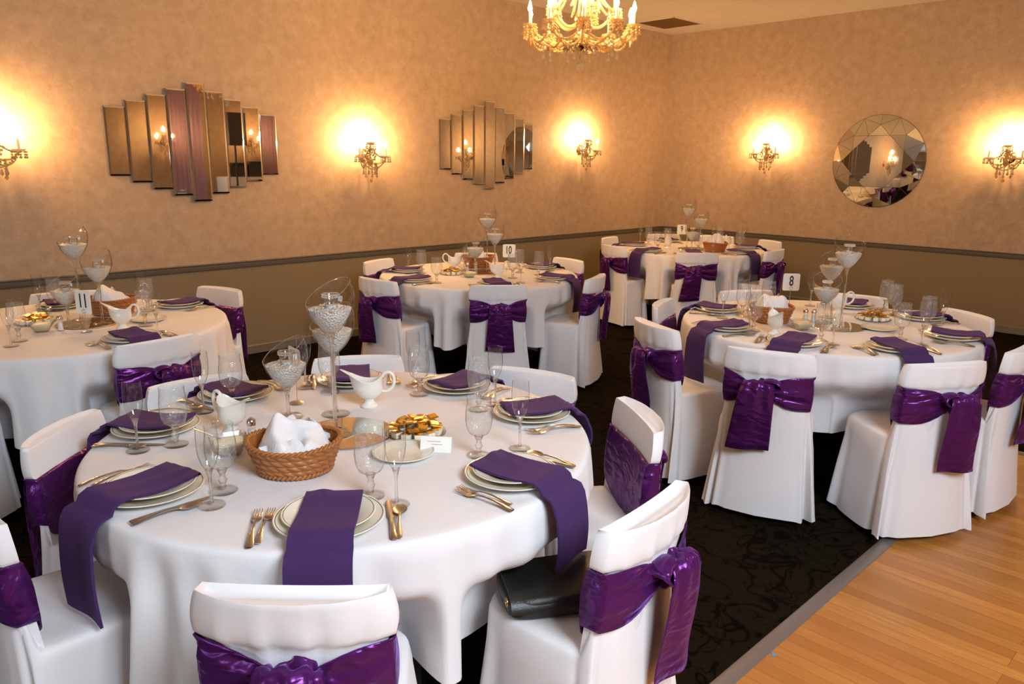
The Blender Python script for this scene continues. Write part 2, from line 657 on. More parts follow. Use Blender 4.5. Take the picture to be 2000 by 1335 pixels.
def rail(name, a, b, inward, prof, mat):
    A, B, I = Vector((*a, 0)), Vector((*b, 0)), Vector((*inward, 0))
    mb = MB()
    mb.loft([[P + I * d + Vector((0, 0, z)) for d, z in prof] for P in (A, B)], True, True, True)
    return structure(name, mb.mesh(name, [mat], 30))


rp = [(0, RZ0), (0.014, RZ0 + 0.003), (0.018, RZ0 + 0.012), (0.018, RZ1 - 0.014), (0.026, RZ1 - 0.006), (0.022, RZ1), (0, RZ1)]
bp = [(0, 0), (0.014, 0), (0.014, 0.065), (0.008, 0.074), (0, 0.076)]
rail('trim_3', (XF, 0), (0, 0), (0, -1), rp, 'rail_paint')
rail('trim_4', (0, 0), (0, YB), (-1, 0), rp, 'rail_paint')
rail('baseboard_left', (XF, 0), (0, 0), (0, -1), bp, 'baseboard_paint')
rail('baseboard_right', (0, 0), (0, YB), (-1, 0), bp, 'baseboard_paint')
rail('trim_5', (XF, YB), (0, YB), (0, 1), rp, 'rail_paint')
# wallpaper seam in the corner
mb = MB()
mb.tube([(-0.004, -0.004, RZ1), (-0.004, -0.004, ZC)], 0.005, 6)
structure('trim_6', mb.mesh('trim_6', ['wallpaper']))

# ceiling return grille
t_ = thing('ceiling_vent', 'dark square return air grille in the tiled ceiling near the corner', 'vent', (-0.77, -0.475, ZC))
mb = MB()
mb.box((0, 0, -0.002), (0.565, 0.52, 0.003))
for k in range(19):
    mb.box((0, -0.245 + k * 0.0272, -0.005), (0.56, 0.005, 0.006))
put('grille', mb.mesh('vent_grille', ['vent_dark']), t_)
mb = MB()
for s in (-1, 1):
    mb.box((s * 0.288, 0, -0.004), (0.014, 0.55, 0.008))
    mb.box((0, s * 0.266, -0.004), (0.59, 0.014, 0.008))
put('frame', mb.mesh('vent_frame', ['ceiling']), t_)

# ---------------------------------------------------------------- stepped mirrors
TOPS = [1.99, 2.04, 2.09, 2.14, 2.192, 2.14, 2.09, 2.04, 1.99]
BOTS = [1.50, 1.452, 1.40, 1.351, 1.303, 1.36, 1.405, 1.453, 1.505]


def strip_mesh(w, h, dpt, yaw):
    mb = MB()
    b = 0.011
    x, z = w / 2, h / 2
    dz = 0.005
    M = Matrix.Rotation(yaw, 4, 'Z')
    back = [(-x, 0, -z), (x, 0, -z), (x, 0, z), (-x, 0, z)]
    edge = [(-x, -dpt + dz, -z), (x, -dpt + dz, -z), (x, -dpt + dz, z), (-x, -dpt + dz, z)]
    face = [(-x + b, -dpt, -z + b), (x - b, -dpt, -z + b), (x - b, -dpt, z - b), (-x + b, -dpt, z - b)]
    mb.loft([back, edge, face], True, True, True, 0, M, lambda i, j: i)
    me = mb.mesh('mirror_strip', ['mirror_edge', 'mirror_edge'], 1)
    return me


def face_mesh(w, h, dpt, yaw):
    b = 0.011
    x, z = w / 2 - b, h / 2 - b
    mb = MB()
    M = Matrix.Rotation(yaw, 4, 'Z')
    mb.add([(-x, -dpt - 0.0006, -z), (x, -dpt - 0.0006, -z), (x, -dpt - 0.0006, z), (-x, -dpt - 0.0006, z)], [(0, 1, 2, 3)], 0, M)
    return mb.mesh('mirror_pane', ['mirror'], 1)


def stepped_mirror(x0, label, yaws, dz=0.0):
    e = thing('stepped_mirror', label, 'mirror', (x0, 0, 0), 0, 'stepped mirrors on the wall')
    for k in range(9):
        xx = -0.592 + 0.148 * k
        h = TOPS[k] - BOTS[k]
        d = 0.014 + 0.005 * (4 - abs(k - 4))
        s = put('bevelled_strip', strip_mesh(0.147, h, d, yaws[k]), e, (xx, -0.004, (TOPS[k] + BOTS[k]) / 2 + dz))
        put('mirror_pane', face_mesh(0.147, h, d, yaws[k]), s)
    return e


stepped_mirror(-6.322, 'stepped mirror of nine upright strips reflecting a lilac string curtain and loudspeaker', [radians(q) for q in (0.3, 0.2, 0.0, 0.0, -0.2, -0.4, 0.0, 0.0, 0.0)])
stepped_mirror(-3.248, 'stepped mirror of nine upright strips reflecting a wall sconce and the round mirror', [radians(q) for q in (0.2, 0, 0, 0, 0, 0, 0, 0.2, 0.4)], 0.05)

# round faceted mirror on the right-hand wall
e = thing('round_mirror', 'round gem-cut mirror with triangular facets on the wall', 'mirror', (0, -2.772, 1.678), 0)
Rm = 0.492
A = [(0.60 * Rm * cos(radians(45 * k + 22.5)), 0.60 * Rm * sin(radians(45 * k + 22.5)), 0.050) for k in range(8)]
B = [(0.785 * Rm * cos(radians(45 * k)), 0.785 * Rm * sin(radians(45 * k)), 0.037) for k in range(8)]
NO = 48
Cc = [(Rm * cos(2 * pi * k / NO), Rm * sin(2 * pi * k / NO), 0.010) for k in range(NO)]
to_wall = lambda p: (-p[2], p[0], p[1])
mb = MB()
mb.add([to_wall(p) for p in A], [tuple(range(8))])
put('centre_pane', mb.mesh('centre_pane', ['mirror'], 1), e)
seams = []


def facet(*ps):
    m = MB()
    m.add([to_wall(p) for p in ps], [tuple(range(len(ps)))])
    put('facet', m.mesh('facet', ['mirror'], 1), e)
    for a, b in zip(ps, ps[1:] + ps[:1]):
        if a in Cc and b in Cc:
            continue
        if (b, a) not in seams and (a, b) not in seams:
            seams.append((a, b))


for k in range(8):
    a0, a1, b1 = A[k - 1], A[k], B[k]
    cA = Cc[(6 * k + 3) % NO]
    cP = Cc[(6 * k - 3) % NO]
    cB = Cc[(6 * k) % NO]
    facet(a0, a1, b1)
    facet(a1, cA, b1)
    facet(a0, b1, cP)
    facet(b1, *[Cc[(6 * k - 3 + i) % NO] for i in range(4)])
    facet(b1, *[Cc[(6 * k + i) % NO] for i in range(4)])
mb = MB()
for a, b in seams:
    mb.tube([Vector(to_wall(a)) + Vector((-0.0005, 0, 0)), Vector(to_wall(b)) + Vector((-0.0005, 0, 0))], 0.0014, 4)
put('facet_joint', mb.mesh('facet_joint', ['seam']), e)
mb = MB()
mb.loft([[to_wall((c[0] * q, c[1] * q, z)) for c in Cc] for q, z in ((1.0, 0.0), (1.004, 0.004), (1.004, 0.010), (0.998, 0.011))], True, True, False)
put('rim', mb.mesh('mirror_rim', ['seam']), e)

# ---------------------------------------------------------------- crystal lamps


def bead_mesh(name, path, r, end=0.0, mat='crystal'):
    mb = MB()
    for i, p in enumerate(path):
        mb.ball(p, r, 7, 4)
    if end:
        p = Vector(path[-1])
        mb.lathe([(0.001, -0.03), (end, -0.018), (end * 0.75, -0.006), (0.001, 0.002)], 6, 0, Matrix.Translation(p - Vector((0, 0, r))))
    return mb.mesh(name, [mat], 30)


def catenary(a, b, sag, n):
    a, b = Vector(a), Vector(b)
    return [a.lerp(b, i / (n - 1)) - Vector((0, 0, sag * 4 * (i / (n - 1)) * (1 - i / (n - 1)))) for i in range(n)]


def candle_meshes(h, bulb):
    mb = MB()
    mb.lathe([(0.0095, 0.0), (0.0095, h), (0.006, h + 0.004)], 14, cap0=True, cap1=True)
    sleeve = mb.mesh('candle_sleeve', ['candle_sleeve'], 40)
    mb = MB()
    mb.lathe([(0.006, h + 0.003), (0.0125, h + 0.016), (0.0138, h + 0.028), (0.0085, h + 0.047), (0.0015, h + 0.068)], 12, cap0=True, cap1=True)
    return sleeve, mb.mesh('flame_bulb', [bulb], 60)


mb = MB()
mb.lathe([(0.012, -0.006), (0.03, 0.002), (0.043, 0.014), (0.045, 0.018), (0.042, 0.017), (0.028, 0.006), (0.012, 0.0)], 16)
BOBECHE = mb.mesh('drip_dish', ['crystal'], 30)
mb = MB()
for k in range(9):
    a = 2 * pi * k / 9
    for j in range(3):
        mb.ball((0.043 * cos(a), 0.043 * sin(a), -0.002 - 0.017 * j), 0.0072 if j < 2 else 0.0088, 6, 4)
FRINGE = mb.mesh('dish_fringe', ['crystal'], 30)
BOBECHE_A, FRINGE_A = BOBECHE.copy(), FRINGE.copy()
for m_ in (BOBECHE_A, FRINGE_A):
    m_.materials[0] = MAT['amber_glow_glass']  # clear dishes and fringe tinted gold to carry the lamplight
SL_L, BU_L = candle_meshes(0.075, 'sconce_bulb')
SL_U, BU_U = candle_meshes(0.085, 'sconce_bulb')


def sconce_meshes():
    """local frame: wall at x=0, room towards +x, y along the wall"""
    P = {}
    mb = MB()
    mb.lathe([(0.001, 0.0), (0.055, 0.0), (0.058, 0.006), (0.045, 0.016), (0.02, 0.022), (0.001, 0.024)], 24, 0, Matrix.Translation((0, 0, 0.02)) @ Matrix.Rotation(pi / 2, 4, 'Y'))
    P['plate'] = mb.mesh('wall_plate', ['brass'], 35)
    mb = MB()
    for i in range(26):                     # rosette of faceted beads round the column
        a = 2.4 * i
        q = 0.012 + 0.0085 * sqrt(i)
        mb.ball((0.125 + 0.012 * cos(i * 1.3), q * 1.25 * cos(a), 0.02 + q * 1.1 * sin(a)), 0.010, 7, 5)
    P['rosette'] = mb.mesh('bead_rosette', ['crystal'], 30)
    mb = MB()
    mb.tube([(0.01, 0, 0.0), (0.05, 0, -0.03), (0.085, 0, -0.015), (0.11, 0, 0.06), (0.13, 0, 0.11)], 0.007, 8)
    mb.lathe([(0.004, -0.075), (0.018, -0.06), (0.026, -0.035), (0.020, -0.012), (0.010, 0.0), (0.016, 0.03), (0.010, 0.055), (0.013, 0.08), (0.006, 0.11)], 12, 0, Matrix.Translation((0.11, 0, 0)))
    P['column'] = mb.mesh('centre_column', ['amber_glow_glass'], 40)
    P['arms'] = []
    for s in (-1, 1):
        mb = MB()
        mb.tube([(0.085, 0, -0.03), (0.11, s * 0.04, -0.055), (0.14, s * 0.09, -0.05), (0.16, s * 0.13, -0.015), (0.16, s * 0.14, 0.0)], 0.0075, 8)
        P['arms'].append(mb.mesh('arm', ['amber_glow_glass'], 40))
    P['swags'] = [bead_mesh('bead_swag', catenary((0.12, 0, 0.10), (0.16, s * 0.135, 0.0), 0.03, 15), 0.0075) for s in (-1, 1)]
    P['low'] = [bead_mesh('bead_swag', catenary((0.05, s * 0.01, -0.05), (0.16, s * 0.135, -0.02), 0.055, 15), 0.0075) for s in (-1, 1)]
    P['front'] = bead_mesh('bead_swag', catenary((0.165, -0.12, -0.03), (0.165, 0.12, -0.03), 0.075, 19), 0.0075)
    P['drops'] = [bead_mesh('crystal_drop', [(0.11 + 0.03 * cos(a), 0.07 * sin(a), -0.05 - 0.017 * j - 0.01 * (i % 2)) for j in range(5 + i % 2)], 0.0078, 0.013) for i, a in enumerate((-1.6, -1.0, -0.5, 0, 0.5, 1.0, 1.6))]
    return P


SM = sconce_meshes()
mb = MB()
mb.ball((0.12, 0, -0.205), 0.016, 12, 8)
mb.tube([(0.12, 0, -0.07), (0.12, 0, -0.19)], 0.002, 5)
PEND = mb.mesh('crystal_ball', ['crystal'], 30)


def sconce(loc, rz, label):
    e = thing('wall_sconce', label, 'wall lamp', loc, rz, 'crystal candle sconces on the walls')
    put('wall_plate', SM['plate'], e)
    put('column', SM['column'], e)
    put('bead_rosette', SM['rosette'], e)
    put('crystal_ball', PEND, e)
    for a in SM['arms']:
        put('arm', a, e)
    for (x, y, z, sl, bu) in ((0.16, -0.14, 0.0, SL_L, BU_L), (0.16, 0.14, 0.0, SL_L, BU_L), (0.13, 0, 0.115, SL_U, BU_U)):
        d = put('drip_dish', BOBECHE, e, (x, y, z))
        put('bead_fringe', FRINGE, d)
        c = put('candle', sl, e, (x, y, z + 0.01))
        put('bulb', bu, c)
    for m in SM['swags'] + SM['low'] + [SM['front']]:
        put('bead_swag', m, e)
    for m in SM['drops']:
        put('crystal_drop', m, e)
    return e


SCON = [((-7.715, 0, 1.66), -pi / 2, 'crystal wall sconce cut off by the edge, beside the lilac-reflecting stepped mirror'),
        ((-4.80, 0, 1.655), -pi / 2, 'crystal three-candle sconce on the wall between the two stepped mirrors'),
        ((-1.775, 0, 1.76), -pi / 2, 'crystal three-candle sconce between a stepped mirror and the room corner'),
        ((0, -1.505, 1.745), pi, 'crystal three-candle sconce between the room corner and the round mirror'),
        ((0, -4.02, 1.705), pi, 'crystal three-candle sconce past the round mirror, beyond table eight')]
for loc, rz, lab in SCON:
    sconce(loc, rz, lab)
sconce((-3.13, YB, 1.93), pi / 2, 'crystal sconce on the rear wall beside the lilac string curtain')
sconce((-1.38, YB, 1.93), pi / 2, 'crystal sconce on the rear wall above the equipment cases')

# chandelier
CX, CY = -4.87, -2.66
ch = thing('chandelier', 'gilt crystal chandelier with lit candle bulbs hanging from the ceiling', 'chandelier', (CX, CY, 0))
mb = MB()
mb.tube([(0, 0, 2.92), (0, 0, ZC - 0.02)], 0.006, 8)
mb.lathe([(0.06, ZC), (0.055, ZC - 0.02), (0.02, ZC - 0.04), (0.006, ZC - 0.045)], 24)
put('hanging_rod', mb.mesh('hanging_rod', ['brass'], 40), ch)
mb = MB()
mb.lathe([(0.004, 2.335), (0.02, 2.345), (0.05, 2.37), (0.065, 2.40), (0.055, 2.425), (0.025, 2.44), (0.018, 2.47), (0.04, 2.50), (0.045, 2.54), (0.022, 2.58), (0.016, 2.66), (0.034, 2.70), (0.03, 2.74), (0.014, 2.78), (0.012, 2.86), (0.03, 2.89), (0.01, 2.93)], 20, cap0=True)
put('column', mb.mesh('chandelier_column', ['brass'], 50), ch)
mb = MB()
mb.lathe([(0.002, 2.352), (0.075, 2.372), (0.11, 2.40), (0.112, 2.404), (0.07, 2.385), (0.02, 2.375)], 24)
put('lower_bowl', mb.mesh('lower_bowl', ['amber_glow_glass'], 40), ch)
SL_C, BU_C = candle_meshes(0.082, 'chandelier_bulb')


def arm_mesh(r1, z0, z1, dip):
    mb = MB()
    pts = []
    for i in range(13):
        k = i / 12
        pts.append((0.03 + (r1 - 0.03) * k, 0, lerp(z0, z1, k) - dip * sin(pi * k) * (1.15 - 0.3 * k) + (0.03 * smooth(0.85, 1, k))))
    mb.tube(pts, [0.0115 - 0.002 * i / 12 for i in range(13)], 8)
    return mb.mesh('chandelier_arm', ['amber_glow_glass'], 50)


# arms, swags and drops
AM = arm_mesh(0.345, 2.43, 2.455, 0.075)
AU = arm_mesh(0.215, 2.50, 2.56, 0.05)
low_swag = bead_mesh('bead_swag', catenary((0.345, 0, 2.44), (0.345 * cos(pi / 5), 0.345 * sin(pi / 5), 2.44), 0.075, 17), 0.0088, mat='amber_glow_glass')
in_swag = bead_mesh('bead_swag', catenary((0.10, 0, 2.39), (0.33, 0.05, 2.43), 0.06, 15), 0.0085, mat='amber_glow_glass')
long_swag = bead_mesh('bead_strand', catenary((0.03, 0, 2.88), (0.20, 0.0, 2.58), 0.05, 24), 0.009, mat='amber_glow_glass')
belly = bead_mesh('bead_swag', catenary((0.11, 0, 2.40), (0.11 * cos(pi / 5), 0.11 * sin(pi / 5), 2.40), 0.055, 12), 0.0072, mat='amber_glow_glass')
hang = bead_mesh('crystal_drop', [(0.112, 0, 2.395 - 0.016 * j) for j in range(5)], 0.0068, 0.012)
mid_swag = bead_mesh('bead_swag', catenary((0.22, 0, 2.40), (0.22 * cos(pi / 5), 0.22 * sin(pi / 5), 2.40), 0.055, 15), 0.0085, mat='amber_glow_glass')
out_drop = bead_mesh('crystal_drop', [(0.24, 0, 2.37 - 0.017 * j) for j in range(4)], 0.0075, 0.012)
for k in range(10):
    a = 2 * pi * k / 10 + 0.13
    put('arm', AM, ch, rz=a)
    put('bead_swag', low_swag, ch, rz=a)
    put('bead_swag', in_swag, ch, rz=a)
    put('bead_swag', belly, ch, rz=a)
    put('crystal_drop', hang, ch, rz=a + pi / 10)
    put('bead_swag', mid_swag, ch, rz=a)
    put('crystal_drop', out_drop, ch, rz=a + pi / 10)
    p = (0.345 * cos(a), 0.345 * sin(a), 2.462)
    d = put('drip_dish', BOBECHE_A, ch, p)
    put('bead_fringe', FRINGE_A, d)
    c = put('candle', SL_C, ch, (p[0], p[1], p[2] + 0.006))
    put('bulb', BU_C, c)
for k in range(5):
    a = 2 * pi * k / 5 + 0.4
    put('arm', AU, ch, rz=a)
    put('bead_strand', long_swag, ch, rz=a)
    put('bead_strand', long_swag, ch, rz=a + pi / 5)
    p = (0.215 * cos(a), 0.215 * sin(a), 2.57)
    d = put('drip_dish', BOBECHE_A, ch, p)
    put('bead_fringe', FRINGE_A, d)
    c = put('candle', SL_C, ch, (p[0], p[1], p[2] + 0.006))
    put('bulb', BU_C, c)
mb = MB()
mb.tube([(0, 0, 2.34), (0, 0, 2.265)], 0.0018, 5)
mb.ball((0, 0, 2.30), 0.009, 8, 6)
put('drop_wire', mb.mesh('drop_wire', ['crystal'], 30), ch)
mb = MB()
mb.ball((0, 0, 2.238), 0.031, 14, 10)
put('crystal_ball', mb.mesh('crystal_ball', ['crystal'], 12), ch)

# ---------------------------------------------------------------- the far end of the room, seen in the mirrors
mb = MB()
mb.box((-2.6, YB + 0.75, 0.25), (5.2, 1.5, 0.5))
structure('trim_7', mb.mesh('stage_riser', ['stage_front']))


def strings(loc, w, label):
    mb = MB()
    n = int(w / 0.012)
    for i in range(n):
        x = -w / 2 + w * i / n
        mb.tube([(x, 0.01 * sin(i * 1.7), 0.0), (x + 0.004 * sin(i * 2.1), 0.012 * sin(i * 0.9), 1.3), (x, 0.01 * cos(i), 2.7)], 0.0034, 4)
    o = put('string_curtain', mb.mesh('string_curtain', ['lilac_strings'], 60), None, loc)
    tag(o, label, 'curtain', kind='stuff')


strings((-2.79, YB + 0.3, 0.502), 0.52, 'lilac string curtain in front of the rear wall sconces')
strings((-1.08, YB + 0.3, 0.502), 0.34, 'narrower lilac string curtain at the end of the rear stage')
e = thing('loudspeaker', 'black loudspeaker raised on a pole stand on the rear stage', 'loudspeaker', (-2.26, YB + 1.25, 0.5), pi)
mb = MB()
mb.loft([[(x, -0.15, z) for x, z in ((-0.17, 1.38), (0.17, 1.38), (0.17, 1.97), (-0.17, 1.97))], [(x, 0.15, z) for x, z in ((-0.13, 1.38), (0.13, 1.38), (0.13, 1.97), (-0.13, 1.97))]], True, True, True)
put('cabinet', mb.mesh('speaker_cabinet', ['black_plastic'], 20), e)
mb = MB()
mb.tube([(0, 0, 0.1), (0, 0, 1.40)], 0.018, 10)
put('pole', mb.mesh('speaker_pole', ['black_metal']), e)
for k in range(3):
    a = 2 * pi * k / 3
    mb = MB()
    mb.tube([(0, 0, 0.35), (0.4 * cos(a), 0.4 * sin(a), 0.01)], 0.012, 8)
    put('leg', mb.mesh('speaker_leg', ['black_metal']), e)
e = thing('equipment_table', 'equipment table under a white cloth on the rear stage', 'table', (-1.88, YB + 0.55, 0.5))
mb = MB()
mb.box((0, 0, 0.4), (1.05, 0.5, 0.79), bev=0.02)
put('cloth', mb.mesh('equipment_cloth', ['white_tablecloth']), e)
for i, (x, h) in enumerate(((-1.94, 0.27), (-1.58, 0.3))):
    mb = MB()
    mb.loft([[(-0.16, -0.14, 0), (0.16, -0.14, 0), (0.16, 0.14, 0), (-0.16, 0.14, 0)], [(-0.16, -0.14, h * 0.8), (0.16, -0.14, h * 0.8), (0.16, 0.14, h * 0.8), (-0.16, 0.14, h * 0.8)], [(-0.11, -0.12, h), (0.11, -0.12, h), (0.11, 0.12, h), (-0.11, 0.12, h)]], True, True, True)
    o = put('equipment_case', mb.mesh('equipment_case', ['black_plastic'], 20), None, (x, YB + 0.55, 1.292))
    tag(o, ('smaller' if i == 0 else 'taller') + ' black equipment case on the white stage table', 'case')

# ---------------------------------------------------------------- tables and chairs: data (metres)
ZT = 0.757
TABLES = {'seven': (-7.595, -4.08), 'eight': (-4.63, -4.34), 'nine': (-1.81, -1.60), 'ten': (-4.81, -1.61), 'eleven': (-7.75, -1.61)}
# place -> direction from the table centre (deg), distance of the chair back, height factor, twist (deg)
CHAIRS = {
    'seven': {'six': (-128.5, 1.04, 1.0, -6), 'eight': (176, 1.01, 1.0, 4), 'nine': (137, 0.93, 0.955, -4), 'eleven': (97, 0.93, 0.94, -12), 'twelve': (55, 0.93, 0.955, 2), 'one': (4, 0.93, 0.96, 15), 'two': (-40, 0.97, 1.0, 6), 'four': (-80.5, 1.085, 1.0, -3)},
    'eight': {'ten': (110, 0.94, 0.975, 0), 'nine': (154, 1.09, 1.0, 3), 'seven': (-168, 1.11, 1.0, 8), 'five': (-130, 1.11, 1.0, 8), 'four': (-96, 1.0, 1.0, 4), 'two': (-34, 0.93, 0.97, 0), 'one': (12, 0.93, 0.97, 0), 'eleven': (57, 0.93, 0.97, 0)},
    'nine': {'ten': (104, 0.93, 1.0, 0), 'nine': (161, 0.95, 1.0, 4), 'six': (-142, 0.97, 1.0, 4), 'four': (-87, 0.97, 1.0, 0), 'two': (-29, 1.01, 1.0, 0), 'one': (13, 0.97, 1.0, 0), 'eleven': (51, 0.95, 1.0, 0)},
    'ten': {'ten': (115, 0.93, 1.0, -6), 'nine': (-178, 1.01, 1.0, 3), 'six': (-124, 0.95, 1.0, -4), 'four': (-73, 1.01, 1.0, 6), 'two': (-9, 0.93, 1.0, 0), 'twelve': (50, 0.93, 1.0, 0)},
    'eleven': {'two': (16, 0.99, 1.0, 0), 'five': (-83, 0.95, 1.0, 0), 'twelve': (77, 0.93, 0.97, 0), 'eight': (-147, 1.0, 1.0, 0)},
}
PLATES = {'seven': {'six': (-7.974, -4.59),
           'eight': (-8.229, -4.114),
           'nine': (-8.036, -3.623),
           'eleven': (-7.685, -3.451),
           'twelve': (-7.258, -3.574),
           'one': (-7.001, -3.926),
           'two': (-7.022, -4.355),
           'four': (-7.452, -4.699)},
 'eight': {'ten': (-4.768, -3.738),
           'nine': (-5.196, -4.053),
           'seven': (-5.252, -4.468),
           'five': (-5.005, -4.853),
           'four': (-4.507, -4.963),
           'two': (-4.086, -4.667),
           'one': (-4.004, -4.236)},
 'ten': {'ten': (-5.179, -1.162), 'nine': (-5.445, -1.594), 'six': (-5.119, -2.132), 'four': (-4.571, -2.198), 'two': (-4.191, -1.697)},
 'nine': {'ten': (-2.072, -1.093),
          'nine': (-2.443, -1.555),
          'six': (-2.295, -1.974),
          'four': (-1.869, -2.232),
          'two': (-1.338, -2.013),
          'eleven': (-1.426, -1.101)},
 'eleven': {'two': (-7.127, -1.488), 'five': (-7.644, -2.222), 'twelve': (-7.655, -1.063)}}
FLUTES = {'seven': {'six': (-7.796, -4.622),
           'eight': (-8.146, -4.304),
           'nine': (-8.148, -3.779),
           'eleven': (-7.848, -3.546),
           'twelve': (-7.435, -3.522),
           'one': (-7.102, -3.777),
           'two': (-7.034, -4.179),
           'four': (-7.281, -4.556)},
 'eight': {'ten': (-4.945, -3.876),
           'nine': (-5.222, -4.196),
           'seven': (-5.131, -4.604),
           'five': (-4.793, -4.906),
           'four': (-4.31, -4.849),
           'one': (-4.164, -4.038),
           'eleven': (-4.599, -3.864)},
 'ten': {'ten': (-5.236, -1.244), 'nine': (-4.788, -1.401), 'six': (-4.893, -2.163), 'four': (-4.261, -1.869), 'two': (-4.362, -1.581)},
 'nine': {'ten': (-1.782, -0.948), 'nine': (-1.424, -1.04), 'six': (-2.189, -2.129), 'four': (-1.204, -1.908), 'two': (-1.138, -1.487)},
 'eleven': {'twelve': (-7.79, -1.166), 'two': (-7.316, -1.427), 'five': (-7.496, -2.146), 'eight': (-8.108, -1.99)}}
GOBLETS = {'seven': {'six': (-7.814, -4.532),
           'eight': (-8.085, -4.236),
           'nine': (-8.043, -3.805),
           'eleven': (-7.735, -3.531),
           'twelve': (-7.397, -3.64),
           'one': (-7.161, -3.891),
           'two': (-7.118, -4.183),
           'four': (-7.411, -4.511)},
 'eight': {'ten': (-4.802, -3.921),
           'nine': (-5.13, -4.173),
           'seven': (-5.086, -4.524),
           'five': (-4.739, -4.786),
           'four': (-4.419, -4.806),
           'two': (-4.097, -4.519),
           'one': (-3.954, -4.417),
           'eleven': (-4.568, -3.957)},
 'ten': {'ten': (-5.158, -1.31),
         'nine': (-5.365, -1.761),
         'six': (-4.777, -1.957),
         'four': (-4.503, -1.973),
         'two': (-4.519, -1.77),
         'twelve': (-4.716, -1.365)},
 'nine': {'ten': (-1.847, -1.107),
          'nine': (-2.32, -1.565),
          'six': (-2.032, -1.857),
          'four': (-1.561, -2.056),
          'two': (-1.13, -1.567),
          'eleven': (-1.816, -1.337)},
 'eleven': {'twelve': (-7.709, -1.164), 'two': (-7.318, -1.511), 'five': (-7.478, -1.927), 'eight': (-8.054, -1.896)}}
VASES = {'seven': [(-7.624, -4.045), (-7.568, -3.938), (-7.641, -3.819)],
 'eight': [(-4.759, -4.487), (-4.5, -4.287), (-4.59, -4.306)],
 'ten': [(-4.621, -1.488), (-4.636, -1.633), (-4.741, -1.545)],
 'nine': [(-1.887, -1.669), (-1.757, -1.711), (-2.002, -1.762)],
 'eleven': [(-7.709, -1.544), (-7.679, -1.75), (-7.804, -1.725)]}
BASES = {'seven': (-7.598, -4.075), 'eight': (-4.67, -4.423), 'ten': (-4.745, -1.581), 'nine': (-1.866, -1.686), 'eleven': (-7.69, -1.669)}
BASKETS = {'seven': (-7.868, -4.23), 'eight': (-4.815, -4.108), 'ten': (-4.546, -1.302), 'nine': (-1.891, -1.971), 'eleven': (-7.492, -1.462)}
BUTTER = {'seven': (-7.955, -3.986), 'eight': (-4.895, -4.332), 'ten': (-4.995, -1.703), 'eleven': (-7.915, -1.726)}
SWEETS = {'seven': (-7.437, -4.23), 'eight': (-4.318, -4.487), 'ten': (-4.993, -1.486), 'eleven': (-7.889, -1.476)}
BREAD_PLATES = {'seven': (-7.576, -4.353), 'eight': (-4.572, -4.618), 'eleven': (-7.417, -1.801)}
SIGNS = {'seven': (-7.558, -3.676), 'eight': (-4.284, -3.957), 'ten': (-4.456, -1.585), 'nine': (-1.458, -1.276), 'eleven': (-7.754, -1.885)}
GRAVY = {'seven': [(-7.383, -3.885, 'R'), (-7.868, -3.821, 'L')],
 'eight': [(-5.119, -4.287, 'F'), (-4.273, -4.258, 'R2')],
 'ten': [(-4.805, -1.293, 'L2'), (-4.865, -1.883, 'S')],
 'nine': [(-2.03, -1.491, 'F'), (-1.479, -1.87, 'F')],
 'eleven': [(-7.593, -1.929, 'S')]}
SHAKERS = {'seven': [(-7.858, -3.938)],
 'eight': [(-4.693, -4.254), (-4.672, -4.292)],
 'ten': [(-4.82, -1.479), (-4.75, -1.499)],
 'eleven': [(-7.809, -1.437), (-7.84, -1.761)]}
CARD = (-7.476, -4.388)

# ---------------------------------------------------------------- tables
RT = 0.785
mb = MB()
mb.lathe([(0.001, 0.715), (0.74, 0.715), (0.752, 0.722), (0.755, 0.74), (0.748, 0.7525), (0.001, 0.7525)], 64)
TOPM = mb.mesh('table_top', ['table_wood'], 40)
mb = MB()
mb.lathe([(0.60, 0.675), (0.60, 0.714), (0.58, 0.714), (0.58, 0.675), (0.60, 0.675)], 48)
APRON = mb.mesh('table_apron', ['table_wood'], 40)
mb = MB()
mb.box((0.0, 0, 0.36), (0.035, 0.05, 0.715), bev=0.004)
LEGM = mb.mesh('table_leg', ['black_metal'], 30)


def depth(r):
    """how deep the seat is, for a chair whose back stands at distance r"""
    return min(1.0, max(0.72, (r - 0.60) / 0.445))


